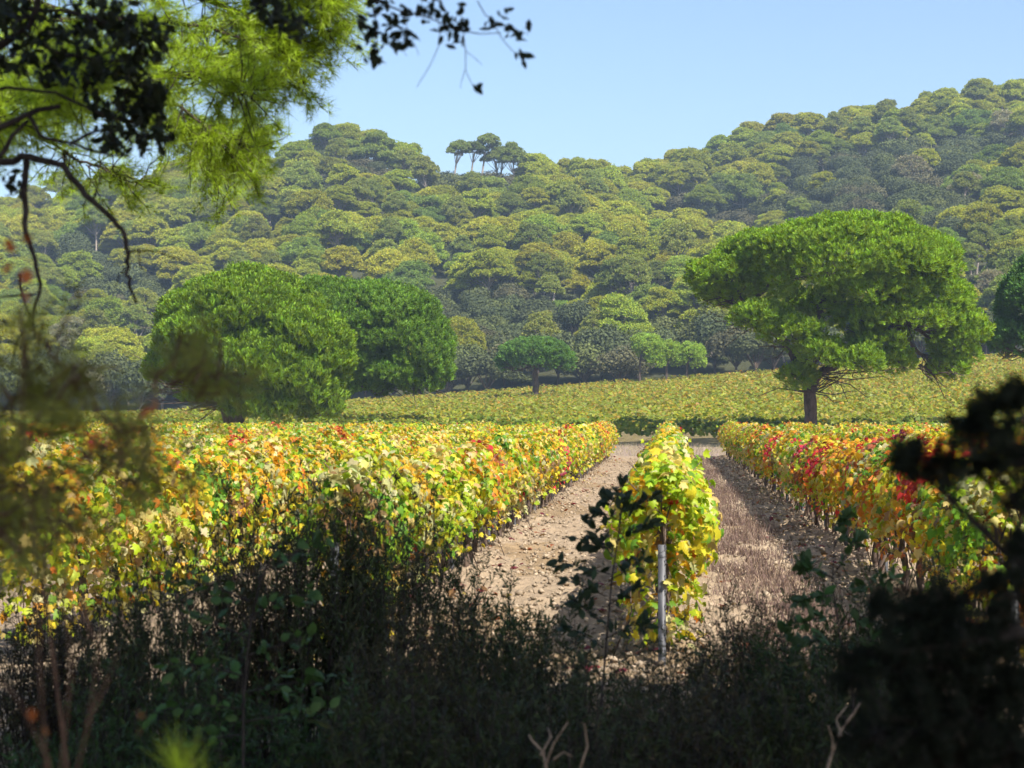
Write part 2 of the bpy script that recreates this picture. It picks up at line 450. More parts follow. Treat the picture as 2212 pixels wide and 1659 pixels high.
def vine_foliage(g, seed, colmix, n, tmpl, size=0.071, org=None):
    r = np.random.default_rng(seed)
    P, Nn = vine_points(r, n)
    # a few free shoots
    for _ in range(r.integers(1, 4)):
        b0 = np.array([r.uniform(-.2, .2), r.uniform(-.5, .5), 1.32]); dr = np.array([r.normal() * .25, r.normal() * .35, r.uniform(.1, .35)])
        if r.random() < .55: b0 = np.array([.27 * r.choice([-1, 1]), r.uniform(-.5, .5), r.uniform(.6, 1.1)]); dr = np.array([b0[0] * .9, r.normal() * .3, .1])
        t = np.linspace(.1, .62, 7)[:, None]
        P = np.concatenate([P, b0 + dr * t + r.normal(size=(7, 3)) * .035]); Nn = np.concatenate([Nn, r.normal(size=(7, 3)) * .6 + [0, 0, .4]])
    k = len(P)
    # colour in patches: leaves of one shoot turn together
    cen = r.uniform([-.5, -.6, .5], [.5, .6, 1.7], (9, 3)); pk = r.choice(len(KEYS), 9, p=colmix)
    near = np.argmin(((P[:, None] - cen[None]) ** 2).sum(-1), 1)
    own = r.choice(len(KEYS), k, p=colmix)
    ki = np.where(r.random(k) < 0.5, pk[near], own)
    C = np.array([PAL[q] for q in KEYS])[ki] * (0.8 + 0.4 * r.random((k, 1))) * (1 + 0.06 * r.normal(size=(k, 3)))
    C = np.clip(C, 0.01, 0.85)
    global rng
    nn = Nn + r.normal(size=(k, 3)) * 0.6
    axd = np.stack([r.normal(size=k) * .6, r.normal(size=k) * .6, -1 + 0 * nn[:, 0]], -1)
    sc = size * (0.65 + 0.7 * r.random(k))
    rot = frames(nn, axd)
    sc3 = np.stack([sc * (0.85 + .3 * r.random(k)), sc, sc * r.uniform(0.4, 4.0, k)], -1)
    if org is not None:
        P = P + org
    g.leaves(tmpl, P, rot, sc3, C)
    return P, rot, sc3, C
def vine_wood(seed):
    r = np.random.default_rng(seed); g = Geo()
    p = np.array([0, 0, -0.08]); pts = [p]
    for i in range(7):
        p = p + np.array([r.normal() * .025, r.normal() * .03, 0.115]); pts.append(p)
    g.tube(pts, np.linspace(.042, .028, 8) * r.uniform(.85, 1.15, 8), 6)
    for s in (-1, 1):
        q = [pts[-1], pts[-1] + [0, s * .16, .07], pts[-1] + [r.normal() * .03, s * .34, .1], pts[-1] + [0, s * .5, .09]]
        g.tube(q, [.024, .02, .016, .012], 5)
        for j in range(3):
            b0 = np.array(q[1]) * (1 - j / 3) + np.array(q[3]) * (j / 3)
            g.tube([b0, b0 + [r.normal() * .06, r.normal() * .05, .3], b0 + [r.normal() * .15, r.normal() * .09, .62]], [.008, .006, .004], 4)
    for j in range(3):                                            # suckers and hanging canes
        b0 = np.array([r.normal() * .1, r.uniform(-.45, .45), r.uniform(.55, .7)])
        g.tube([b0, b0 + [r.normal() * .04, r.normal() * .04, -.25], b0 + [r.normal() * .08, r.normal() * .06, -b0[2]]], [.007, .006, .006], 4)
    return g
NVAR = 3
VARS = {}
for kname, cm in VINE_MIX.items():
    for v in range(NVAR):
        g = Geo(); vine_foliage(g, hash((len(kname), v, kname[0], kname[-3])) % 9999 if False else (sum(map(ord, kname)) * 7 + v), cm, 900, VINE_LEAF)
        me = g.mesh('vine_foliage'); me.materials.append(M_vine)
        VARS[(kname, v)] = me
WOOD = []
for v in range(5):
    me = vine_wood(50 + v).mesh('vine_trunk'); me.materials.append(M_vinewood); WOOD.append(me)

LOWF = []
for v in range(3):                                               # leaves hiding the trunk at the row ends
    r = np.random.default_rng(90 + v); g = Geo(); n = 210
    a_ = r.uniform(0, 6.28, n); q_ = .30 * np.sqrt(r.random(n)) + .06
    P = np.stack([np.cos(a_) * q_, np.sin(a_) * q_ * 1.2 - .12, r.uniform(.12, .85, n)], -1)
    ki = r.choice(len(KEYS), n, p=VINE_MIX['yellow' if v == 1 else 'golden'] if v < 2 else VINE_MIX['orange tinged'])
    g.leaves(VINE_LEAF, P, frames(np.stack([np.cos(a_), np.sin(a_) * .6 - .4, .4 + 0 * a_], -1) + r.normal(size=(n, 3)) * .5, np.stack([r.normal(size=n) * .6, r.normal(size=n) * .6, -1 + 0 * a_], -1)), .070 * (.65 + .7 * r.random(n)), np.array([PAL[q] for q in KEYS])[ki] * (.8 + .4 * r.random((n, 1))))
    me = g.mesh('low_foliage'); me.materials.append(M_vine); LOWF.append(me)
ROW = 2.5
Y_NEAR, Y_FAR = 12.9, 74.0
TAN_L, TAN_R = 0.42, 0.235
vines = []
for k in range(-12, 7):
    x = k * ROW
    y0 = Y_NEAR
    if k < 0: y0 = max(y0, -x / TAN_L - 1.2)
    if k > 0: y0 = max(y0, x / TAN_R - 1.2)
    j = 0
    y = y0 + 0.35
    while y < Y_FAR + 0.8 * math.sin(k * 2.3):
        vines.append((k, j, x + rng.normal() * 0.04, y, math.hypot(x, y))); j += 1
        y += 1.0 + rng.normal() * 0.05
def pick_mix(k, x, y, r):
    far = np.clip((y - 25) / 40, 0, 1)
    w = {'lime': 2.8 - 1.8 * far, 'yellow': 3.4 - .6 * far, 'golden': 1.2 + 2.2 * far, 'orange tinged': 0.25 + .9 * far, 'red flecked': 0.25, 'red blotched': 0.05}
    if k == 0: w.update({'lime': 6.0, 'golden': .9, 'orange tinged': .2, 'red flecked': .15, 'red blotched': 0})
    if k >= 1: w.update({'lime': 2.6 - far, 'yellow': 2.0, 'golden': 1.6 + far, 'orange tinged': 1.0 + far, 'red flecked': 1.0, 'red blotched': .25})
    ks = list(w); p = np.array([max(w[q], 0) for q in ks])
    return ks[r.choice(len(ks), p=p / p.sum())]
rv = np.random.default_rng(31)
# the 300 that show largest: closeness, with the rows that face the alleys counted full length
order = sorted(range(len(vines)), key=lambda i: vines[i][4] * (0.62 if abs(vines[i][0]) <= 1 else 1.0))
single = set(order[:300])
def rowname(k):
    if k == 0: return 'the centre row'
    return 'the %s row %s of centre' % (ordinal(abs(k)), 'left' if k < 0 else 'right')
gfar = Geo(); gfarw = Geo()
FORCE = {(-4, 6): 'red flecked', (-4, 7): 'red blotched', (-5, 4): 'red flecked', (1, 9): 'red blotched', (1, 14): 'red blotched', (-1, 22): 'red blotched', (0, 0): 'yellow'}
for i, (k, j, x, y, dd) in enumerate(vines):
    mk = FORCE.get((k, j)) or pick_mix(k, x, y, rv)
    if i in single:
        t = thing('grapevine', '%s leaved grapevine, %s from the near end of %s' % (mk, ordinal(j + 1), rowname(k)), 'grapevine',
                  (x, y, 0.0), 'grapevines trained in rows', rv.choice([0, math.pi]) + rv.normal() * .05, (1, 1, rv.uniform(.93, 1.06)))
        link('trunk', WOOD[rv.integers(5)], t)
        f = link('foliage', VARS[(mk, rv.integers(NVAR))], t)
        f['kind'] = 'stuff'
        if (j == 0 and abs(k) <= 1) or k < -1:
            link('low_foliage', LOWF[k + 1] if abs(k) <= 1 else LOWF[1], t)['kind'] = 'stuff'
    else:
        vine_foliage(gfar, 1000 + i, VINE_MIX[mk], 420, VINE_QUAD, 0.092, np.array([x, y, 0]))
        gfar.tube([(x, y, 0), (x + .03, y, .4), (x, y + .05, .8)], [.04, .035, .03], 4, col=(0.10, 0.075, 0.06))
tag(gfar.build('distant_grapevines', M_vine), 'far rows of yellow and orange grapevines merging behind the near rows', 'grapevines', kind='stuff')

# steel stakes of the trellis
def stake_mesh(h):
    g = Geo()
    prof = np.array([(-.026, .018), (-.026, -.018), (.026, -.018), (.026, .018), (.018, .018), (.018, -.010), (-.018, -.010), (-.018, .018)])
    k = len(prof)
    V = np.concatenate([np.c_[prof, np.full(k, -.2)], np.c_[prof, np.full(k, h)]])
    T = []
    for i in range(k):
        j = (i + 1) % k
        T += [(i, j, j + k), (i, j + k, i + k)]
    T += [(k, k + 1, k + 6), (k, k + 6, k + 7), (k + 1, k + 2, k + 5), (k + 1, k + 5, k + 6), (k + 2, k + 3, k + 4), (k + 2, k + 4, k + 5)]
    g.add(V, T)
    me = g.mesh('stake'); me.materials.append(M_steel)
    return me
def hook_mesh():
    g = Geo()
    for z in np.arange(.12, .9, .11):
        g.tube([(.026, -.02, z), (.036, -.026, z + .012), (.036, -.026, z + .03), (.026, -.02, z + .04)], .003, 4)
    me = g.mesh('wire_hooks'); me.materials.append(M_steel); return me
ST_END, ST_MID, HOOKS = stake_mesh(0.93), stake_mesh(1.42), hook_mesh()
POSTN = {0: 'short grey steel end post of the centre row, between the two dirt alleys', -1: 'grey steel end post half hidden behind the dark bushes, left of the alley',
         1: 'grey steel end post beside the dark blurred bush at right'}
for k in (-1, 0, 1):
    t = thing('vineyard_post', POSTN[k], 'post', (k * ROW - (0.05 if k == 0 else 0), 12.72, 0), 'steel posts of the vine trellis', R(-12 + 9 * k))
    link('stake', ST_END, t); hk = link('wire_hook', HOOKS, t)
    for zz in (.46, .82):
        g = Geo(); g.tube([(0, -.02, zz), (.004, 6, zz + .01), (0, 14, zz + .02), (.005, 26, zz + .02)], .0022, 4)
        wv = g.build('wire', M_steel, t); wv.rotation_euler = (0, 0, -t.rotation_euler[2])
    g = Geo(); g.tube([(-.03, -.022, .84), (.03, -.024, .845), (.034, .01, .85), (-.03, .02, .845), (-.032, -.022, .855), (.045, -.05, .90)], .0022, 4); g.build('tie_wire', M_steel, t)
    c = 0
    y = 12.72 + 3.4
    while y < 66:
        c += 1
        t = thing('vineyard_post', 'thin grey steel stake, %s from near end of %s' % (ordinal(c), rowname(k)), 'post',
                  (k * ROW + rng.normal() * .03, y, 0), 'steel posts of the vine trellis', rng.normal() * .2)
        link('stake', ST_MID, t)
        y += 4.0

# far vineyard on the rising ground: rows run across the view
g = Geo()
rr = np.random.default_rng(77)
yy = 105.5
while yy < 214:
    xl, xr = -0.40 * yy - 4, 0.225 * yy + 4
    first = yy < 106
    m = int((xr - xl) * (90 if first else 28))
    x = rr.uniform(xl, xr, m)
    edge = 214 + 0 * x
    y = yy + rr.normal(size=m) * 0.24
    th = rr.uniform(-.3, math.pi + .3, m)
    bulge = 1 + 0.22 * np.sin(x * 1.9 + yy) + 0.2 * np.sin(x * 0.73 + 2 * yy)
    y = yy + np.cos(th) * 0.42
    z = ground_z(x, y) + 0.75 + np.where(np.sin(th) > 0, np.sin(th) * .55 * bulge, np.sin(th) * .6) + rr.normal(size=m) * .06
    nrm = np.stack([rr.normal(size=m) * .5, np.cos(th), np.sin(th) + .3], -1) + rr.normal(size=(m, 3)) * .4
    w = np.clip((yy - 110) / 100, 0, 1)
    if first: z = ground_z(x, y) + (z - ground_z(x, y)) * 1.1
    cl = mix(lime=2, green=9, yellow=.6, brown=.5) if first else mix(lime=3.2, green=6.0 - 2.5 * w, yellow=1.2, straw=.8 + .6 * w, gold=.5 + 1.5 * w, orange=.05 + .5 * w, brown=.4 + .4 * w)
    ki = rr.choice(len(KEYS), m, p=cl)
    C = (np.array([PAL[q] for q in KEYS])[ki] * .5 + np.array([.20, .27, .03] if first else [.33, .36, .04]) * .5) * (0.6 + 0.25 * rr.random((m, 1)))
    g.leaves(CLUMP, np.stack([x, y, z], -1), frames(nrm, rr.normal(size=(m, 3))), 0.25 * (.7 + .6 * rr.random(m)), C)
    yy += 2.3
tag(g.build('hillside_vineyard', M_vine), 'green and ochre vineyard covering the gentle slope below the woods', 'vineyard', kind='stuff')

# dry grass: strip beside the centre row, the cross track, alley edges
def blades(g, x, y, z, h, col, r):
    m = len(x)
    lean = r.normal(size=(m, 2)) * 0.35
    w = 0.0035 + 0.003 * r.random(m)
    a = r.uniform(0, 6.28, m); s = np.stack([np.cos(a), np.sin(a), 0 * a], -1) * w[:, None]
    b0 = np.stack([x, y, z], -1); t = b0 + np.stack([lean[:, 0] * h, lean[:, 1] * h, h], -1)
    mid = b0 * .5 + t * .5 + np.stack([0 * x, 0 * x, .12 * h], -1)
    V = np.stack([b0 - s, b0 + s, mid + s * .7, mid - s * .7, t], 1)
    T = np.array([[0, 1, 2], [0, 2, 3], [3, 2, 4]])[None] + (np.arange(m) * 5)[:, None, None]
    g.add(V.reshape(-1, 3), T.reshape(-1, 3), np.repeat(col, 5, 0))
rg = np.random.default_rng(5)
g = Geo()
m = 40000
y = 12 + 62 * rg.random(m) ** 1.35
x = 1.02 + 0.30 * rg.normal(size=m) + 0.12 * np.sin(y * .5) + .05 * np.sin(y * 1.7)
ok = (x > .38) & (x < 1.75) & (noise3(np.stack([x * 3, y * 1.3], -1), 8) > -.55)
x, y = x[ok], y[ok]; m = len(x)
col = np.where(rg.random((m, 1)) < .3, [[0.28, 0.205, 0.155]], [[0.15, 0.10, 0.088]]) * (.7 + .6 * rg.random((m, 1)))
blades(g, x, y, soil_height(x, y) - .01, .05 + .13 * rg.random(m) ** 1.5, col, rg)
m = 9000                                                          # track across the far ends of the rows
x = rg.uniform(-9, 9, m); y = rg.uniform(74.5, 104, m)
col = np.where(rg.random((m, 1)) < .55, [[0.42, 0.34, 0.24]], [[0.26, 0.24, 0.10]]) * (.7 + .6 * rg.random((m, 1)))
z0 = ground_z(x, y)
V0 = len(g.V)
blades(g, x, y, z0, .10 + .22 * rg.random(m), col, rg)
tag(g.build('dry_grass', M_grass), 'dry purplish brown grass strip between the centre row and right alley', 'grass', kind='stuff')
# fallen leaves under the rows
g = Geo(); m = 1100
side = rg.choice([-2.05, -0.45, 0.4, 2.1], m, p=[.25, .25, .2, .3]); x = side + rg.normal(size=m) * .22; y = 12 + 60 * rg.random(m) ** 1.4
C = np.array([PAL[q] for q in ('brown', 'rust', 'straw', 'wine')])[rg.integers(4, size=m)] * (.6 + .4 * rg.random((m, 1)))
g.leaves(VINE_LEAF, np.stack([x, y, soil_height(x, y) + .02], -1), frames(np.array([0, 0, 1]) + rg.normal(size=(m, 3)) * .3), .085 * (.6 + .6 * rg.random(m)), C)
tag(g.build('fallen_leaves', M_vine), 'fallen brown and rust leaves scattered under the vine rows', 'fallen leaves', kind='stuff')

# ------------------------------------------------------------------ pine and oak crowns out of small faces
def ellipsoid_points(r, n, c, rad, zmin=-0.6, lump=0.12, seed=0, freq=2.2):
    d = unit(r.normal(size=(n * 2, 3)))
    d = d[d[:, 2] > zmin][:n]
    f = 1 + lump * noise3(d * freq, seed, 3)
    return c + d * rad * f[:, None], unit(d / rad)
def hill_pine(seed, h, w, bare=0.0, low=0.30, npuff=26, col=(0.17, 0.21, 0.045), lean=0.0, dens=1.0, flat=.55):
    """dome of needle puffs between low*h and h on a bent pale trunk"""
    r = np.random.default_rng(seed)
    gc, gt = Geo(), Geo()
    puffs = []
    for i in range(npuff):
        a = i * 2.4 + r.uniform(-.4, .4); q = math.sqrt((i + .3) / npuff)
        px, py = math.cos(a) * q * w * .37, math.sin(a) * q * w * .37
        pz = h - (h * (1 - low)) * (0.14 + 0.62 * q ** 2.2 + r.uniform(-.06, .14))
        rr_ = w * r.uniform(.095, .165)
        puffs.append((np.array([px + lean * .5, py, pz]), np.array([rr_, rr_, rr_ * flat * r.uniform(.85, 1.2)])))
    for i, (c, rad) in enumerate(puffs):
        n = int(430 * dens * (rad[0] / 1.2) ** 1.7)
        P, Nn = ellipsoid_points(r, n, c, rad, -0.22, .25, seed * 31 + i, 3.0)
        inside = np.zeros(len(P), bool)
        for j, (c2, r2) in enumerate(puffs):
            if j != i: inside |= (((P - c2) / r2) ** 2).sum(1) < 0.72
        P, Nn = P[~inside], Nn[~inside]
        k = len(P)
        nn = Nn + r.normal(size=(k, 3)) * .3 + [0, 0, .55]
        C = np.array(col) * (.72 + .56 * r.random((k, 1))) * (1 + .05 * r.normal(size=(k, 3)))
        P = P + Nn * r.normal(size=(k, 1)) * .12
        gc.leaves(SPRAY, P, frames(nn), .30 * (.6 + .8 * r.random(k)), np.clip(C, .005, 1))
    zt = h * (low + .25 * (1 - low))
    mid = np.array([lean * .3, 0, zt])
    p0 = np.array([-lean * .5, 0, -1.0])
    bow = np.array([r.normal() * .25, r.normal() * .25, 0])
    gt.tube([p0, p0 * .6 + mid * .4 + bow, p0 * .25 + mid * .75 + bow * .6, mid], np.array([.21, .18, .15, .11]) * h / 9, 6)
    for c, rad in puffs:
        s0 = p0 * .25 + mid * .75 + bow * .6 if r.random() < .5 else mid
        gt.tube([s0, s0 * .45 + c * .55 + [0, 0, -.25], c - [0, 0, rad[2] * .2]], np.array([.075, .055, .03]) * h / 9, 4)
        if bare:
            for _ in range(5):
                gt.tube([c * .5 + s0 * .5, c + r.normal(size=3) * rad * .9], [.04, .015], 3)
    a, b = gc.mesh('pine_crown'), gt.mesh('pine_trunk')
    a.materials.append(M_pine); b.materials.append(M_pale_bark)
    return a, b
PV = [hill_pine(100 + i, 7.6 + .7 * (i % 3), 7.4 + .7 * (i % 4), low=[.26, .36, .46][i % 3], npuff=22 + i % 7,
                col=[(.265, .30, .030), (.22, .275, .032), (.30, .315, .032), (.165, .225, .04)][i % 4], lean=[0, .8, -.6, .3][i % 4], flat=[.46, .6, .40][i % 3]) for i in range(9)] + [hill_pine(125 + i, 9.6, 6.0, low=.5, npuff=17, col=(.19, .225, .045), lean=[1.2, -1.0, .4][i], flat=.6) for i in range(3)]
PTALL = [hill_pine(140 + i, 12.8, 6.8, low=.70, npuff=13, col=(.16, .20, .05), lean=[1.6, .9, -.5][i], dens=1.2) for i in range(3)]
PGREY = [hill_pine(160 + i, 8.2, 8.0, low=.3, npuff=20, col=(.22, .21, .12), bare=1, dens=.45) for i in range(2)]
PBROWN = hill_pine(170, 8.0, 8.4, low=.3, npuff=20, col=(.24, .14, .11), dens=.8)

def oak_tree(seed, h, w, col=(.085, .10, .055), n=4200, leaf=.27):
    r = np.random.default_rng(seed); gc, gt = Geo(), Geo()
    lob = []
    for i in range(13):
        d = unit(r.normal(size=3)); d[2] = abs(d[2]) * .9 - .15
        lob.append((np.array([0, 0, h * .56]) + d * np.array([w * .30, w * .30, h * .30]), np.array([w * .22, w * .22, h * .19]) * r.uniform(.8, 1.2)))
    for i, (c, rad) in enumerate(lob):
        P, Nn = ellipsoid_points(r, n // 13, c, rad, -.7, .2, seed + i, 3.0)
        k = len(P); C = np.array(col) * (.7 + .6 * r.random((k, 1)))
        sc = leaf * (.6 + .8 * r.random(k))
        gc.leaves(CLUMP, P + Nn * r.normal(size=(k, 1)) * .12, frames(Nn + r.normal(size=(k, 3)) * .5 + [0, 0, .15]), sc, C)
        gt.tube([(0, 0, h * .2), c * .6 + [0, 0, h * .08], c], [.10, .07, .03], 4)
    gt.tube([(0, 0, -.8), (.1, .05, h * .15), (0, 0, h * .35)], [.22, .17, .13], 6)
    a, b = gc.mesh('oak_crown'), gt.mesh('oak_trunk'); a.materials.append(M_oak); b.materials.append(M_bark)
    return a, b
OV = [oak_tree(200 + i, 6.5 + .6 * (i % 3), 7.0 + .5 * (i % 2), col=[(.07, .085, .032), (.085, .10, .03), (.06, .075, .03), (.09, .085, .042)][i % 4]) for i in range(5)]

# ------------------------------------------------------------------ hillside wood
rh = np.random.default_rng(404)
cand = []
y = 222.0
while y < 475:
    step = 5.6
    x = -0.43 * y - 6 + rh.uniform(0, 6)
    while x < 0.24 * y + 8:
        xx, yy_ = x + rh.normal() * 1.5, y + rh.normal() * 1.6
        u = 1444 + FPX * xx / yy_
        D, E = hill_params(np.array(u)); 
        if yy_ < D + 6:
            cand.append((xx, yy_, float(u), (yy_ - 217) / (float(D) - 217)))
        x += 5.9 + rh.normal() * 0.9
    y += step
# clearings: darker oak scrub in the ravine and near parts of the crest
def scrubby(u, t):
    v = noise3(np.array([[u * .0045, t * 5.0]]), 21, 2)[0]
    rav = math.exp(-(((u - (1350 + 560 * (1 - t))) / 120.0) ** 2)) * (t > .25)
    crest = (t > .72) * (420 < u < 960)
    if t > .8 and u > 1130: return False
    return v * .5 + rav * .75 + crest * .5 + (.25 if u > 1700 and t > .3 else 0) > .34 + rh.normal() * .14
pines, scrub = [], []
for (x, y, u, t) in cand:
    z = float(ground_z(x, y))
    if 950 < u < 1105 and t > .88:
        scrub.append((x, y, z, u, t)); continue
    if t < .04:
        continue                                                     # forest edge is planted separately with oaks
    (scrub if scrubby(u, t) else pines).append((x, y, z, u, t))
allp = []
for (x, y, z, u, t) in pines:
    v = rh.integers(len(PV)); kind = 'green'
    q = rh.random()
    if q < .035: kind = 'grey'
    sc = rh.uniform(.55, 1.05) * (1.0 + .22 * t)
    allp.append(dict(x=x, y=y, z=z, u=u, t=t, v=v, kind=kind, sc=sc, rz=rh.uniform(0, 6.28)))
# the brownish dying pine on the left and the tall bare-stemmed group on the crest
def on_hill(px, py_top, d, h):
    p = at(px, py_top, d); return p[0], d, float(ground_z(p[0], d))
bx, by, bz = on_hill(335, 480, 318, 8)
best = min(range(len(allp)), key=lambda i: (allp[i]['u'] - 335) ** 2 + (allp[i]['t'] - .52) ** 2 * 40000)
allp[best]['kind'] = 'brown'
for i, (px, d, v) in enumerate([(985, 393, 0), (1022, 396, 1), (1046, 398, 0), (1072, 399, 2), (1084, 403, 1)]):
    p = at(px, 360, d)
    allp.append(dict(x=p[0], y=d, z=float(ground_z(p[0], d)) - .2, u=px, t=1.0, v=v, kind='tall', sc=.95 + .05 * (i % 3), rz=rh.normal() * .3))
# which show largest: paint crowns front to back on a coarse grid
grid = np.zeros((166, 222), bool)
def stamp(px, py, rx, ry, count=True):
    x0, x1 = int(max(0, (px - rx) / 10)), int(min(222, (px + rx) / 10 + 1)); y0, y1 = int(max(0, (py - ry) / 10)), int(min(166, (py + ry) / 10 + 1))
    if x1 <= x0 or y1 <= y0: return 0
    yy2, xx2 = np.mgrid[y0:y1, x0:x1]
    e = (((xx2 + .5) * 10 - px) / rx) ** 2 + (((yy2 + .5) * 10 - py) / ry) ** 2 < 1
    sub = grid[y0:y1, x0:x1]
    n = int((e & ~sub).sum()); sub |= e
    return n
for e in ((1800, 620, 290, 140), (560, 740, 210, 150), (800, 730, 180, 120), (1157, 775, 80, 40), (200, 150, 300, 220), (560, 120, 260, 180)):
    stamp(*e)
for p in sorted(allp, key=lambda q: q['y']):
    hh = 8.3 * p['sc']
    px, py = proj((p['x'], p['y'], p['z'] + hh * .72)); s = FPX / p['y']
    p['px'], p['py'] = px, py
    p['vis'] = stamp(px, py, 3.6 * p['sc'] * s, 2.6 * p['sc'] * s)
ranked = sorted(allp, key=lambda q: -(q['vis'] + (1000 if q['kind'] in ('tall', 'brown') else 0)))
big = [p for p in ranked[:296] if p['vis'] > 0 or p['kind'] == 'tall']
rest = [p for p in allp if not any(p is q for q in big)]
big.sort(key=lambda q: q['py'])
TIERS = 16
per = math.ceil(len(big) / TIERS)
KW = {'green': 'yellow green hillside pine', 'grey': 'thin greyish hillside pine', 'brown': 'brownish withered hillside pine', 'tall': 'tall bare stemmed pine'}
for ti in range(TIERS):
    tier = sorted(big[ti * per:(ti + 1) * per], key=lambda q: q['px'])
    for ni, p in enumerate(tier):
        me = {'green': PV[p['v'] % len(PV)], 'grey': PGREY[p['v'] % 2], 'brown': PBROWN, 'tall': PTALL[p['v'] % 3]}[p['kind']]
        lab = '%s, %s from left in the %s tier below skyline' % (KW[p['kind']], ordinal(ni + 1), ordinal(ti + 1))
        t = thing('pine_tree', lab, 'tree', (p['x'], p['y'], p['z']), 'pines covering the hillside', p['rz'], (p['sc'], p['sc'], p['sc'] * rh.uniform(.9, 1.12)))
        link('trunk', me[1], t); link('crown', me[0], t)['kind'] = 'stuff'
# the remaining pines and the oak scrub between them: one object each, instanced trees of the same kinds
def scatter(name, label, cat, items, protos):
    """items: (x, y, z, scale xy, scale z, variant); protos: list of (mesh, mesh) pairs"""
    src = bpy.data.collections.new(name + '_kinds')
    for i, pr in enumerate(protos):
        V = []; parts = [np.empty(len(m.vertices) * 3, np.float32) for m in pr]
        bmj = bpy.data.meshes.new('%s_kind_%02d' % (name, i)); gg = Geo(); mi = []
        for q, m in enumerate(pr):
            m.vertices.foreach_get('co', parts[q]); t_ = np.empty(len(m.loops), np.int32); m.loops.foreach_get('vertex_index', t_)
            cc_ = np.empty(len(m.vertices) * 4, np.float32); m.color_attributes['Col'].data.foreach_get('color', cc_)
            gg.add(parts[q].reshape(-1, 3), t_.reshape(-1, 3), cc_.reshape(-1, 4)[:, :3]); mi += [q] * (len(t_) // 3)
        me = gg.mesh('%s_kind_%02d' % (name, i))
        for m in pr: me.materials.append(m.materials[0])
        me.polygons.foreach_set('material_index', np.array(mi, np.int32))
        src.objects.link(bpy.data.objects.new('%s_kind_%02d' % (name, i), me))
    me = bpy.data.meshes.new(name); n = len(items)
    me.vertices.add(n); me.vertices.foreach_set('co', np.array([q[:3] for q in items], np.float32).ravel())
    sc_ = me.attributes.new('tree_scale', 'FLOAT_VECTOR', 'POINT'); sc_.data.foreach_set('vector', np.array([(q[3], q[3], q[4]) for q in items], np.float32).ravel())
    ix = me.attributes.new('tree_kind', 'INT', 'POINT'); ix.data.foreach_set('value', np.array([q[5] % len(protos) for q in items], np.int32))
    ro_ = me.attributes.new('tree_turn', 'FLOAT_VECTOR', 'POINT'); ro_.data.foreach_set('vector', np.array([(0, 0, rh.uniform(0, 6.28)) for q in items], np.float32).ravel())
    o = link(name, me)
    nt = bpy.data.node_groups.new(name, 'GeometryNodeTree')
    nt.interface.new_socket('Geometry', in_out='INPUT', socket_type='NodeSocketGeometry'); nt.interface.new_socket('Geometry', in_out='OUTPUT', socket_type='NodeSocketGeometry')
    N, L = nt.nodes, nt.links
    gi, go = N.new('NodeGroupInput'), N.new('NodeGroupOutput')
    ci = N.new('GeometryNodeCollectionInfo'); ci.inputs['Collection'].default_value = src; ci.inputs['Separate Children'].default_value = True; ci.inputs['Reset Children'].default_value = True
    ip = N.new('GeometryNodeInstanceOnPoints'); ip.inputs['Pick Instance'].default_value = True
    def attr(nm, tp):
        q = N.new('GeometryNodeInputNamedAttribute'); q.data_type = tp; q.inputs['Name'].default_value = nm; return q.outputs[0]
    L.new(gi.outputs[0], ip.inputs['Points']); L.new(ci.outputs[0], ip.inputs['Instance'])
    L.new(attr('tree_kind', 'INT'), ip.inputs['Instance Index']); L.new(attr('tree_turn', 'FLOAT_VECTOR'), ip.inputs['Rotation']); L.new(attr('tree_scale', 'FLOAT_VECTOR'), ip.inputs['Scale'])
    L.new(ip.outputs[0], go.inputs[0])
    md = o.modifiers.new('trees', 'NODES'); md.node_group = nt
    return tag(o, label, cat, kind='stuff')
scatter('distant_pine_wood', 'further pines filling the wood behind the nearer hillside crowns', 'wood', [(p['x'], p['y'], p['z'], p['sc'], p['sc'], int(p['v'])) for p in rest], PV[:8:2])
und = [(x, y, z, rh.uniform(.75, 1.1), rh.uniform(.6, .95), int(rh.integers(5))) for (x, y, z, u, t) in scrub]
for _ in range(650):
    y = rh.uniform(219, 465); x = rh.uniform(-.42 * y, .235 * y); u = 1444 + FPX * x / y; D, E = hill_params(np.array(u))
    if y < D + 3: und.append((x, y, float(ground_z(x, y)), rh.uniform(.5, .85), rh.uniform(.3, .55), int(rh.integers(5))))
scatter('hillside_scrub', 'dark grey green oak scrub between the hillside pines', 'scrub', und, OV)

# oaks along the foot of the hill
EDGE = [(968, 790, 215), (1010, 770, 218), (1052, 800, 214), (1090, 765, 222), (1150, 750, 224), (1205, 745, 223), (1262, 770, 218), (1300, 745, 222), (1335, 775, 217), (1375, 745, 224),
        (1440, 735, 226), (1500, 725, 225), (1545, 715, 223), (1590, 725, 219), (1632, 740, 216), (1672, 735, 218), (1715, 730, 222), (1770, 740, 224), (910, 800, 217), (850, 800, 219), (790, 800, 221), (300, 800, 216), (240, 790, 219), (180, 800, 217), (120, 790, 220), (60, 800, 217), (10, 790, 221), (350, 790, 221),
        (1900, 720, 222), (1990, 710, 220), (2060, 715, 223), (2130, 700, 221), (2190, 690, 222)]
EDGE.sort()
ro = np.random.default_rng(66)
for i, (px, py, d) in enumerate(EDGE):
    p = at(px, py - 32, d); z = float(ground_z(p[0], d)); h = max(3.2, p[2] - z)
    me = OV[i % 5]; s = h / (6.9)
    t = thing('oak_tree', 'dark grey green oak, %s from the left along the foot of the wooded hill' % ordinal(i + 1), 'tree', (p[0], d, z), 'oaks at the foot of the hill', ro.uniform(0, 6.28), (ro.uniform(.85, 1.15), 1.0, s))
    link('trunk', me[1], t); link('crown', me[0], t)['kind'] = 'stuff'

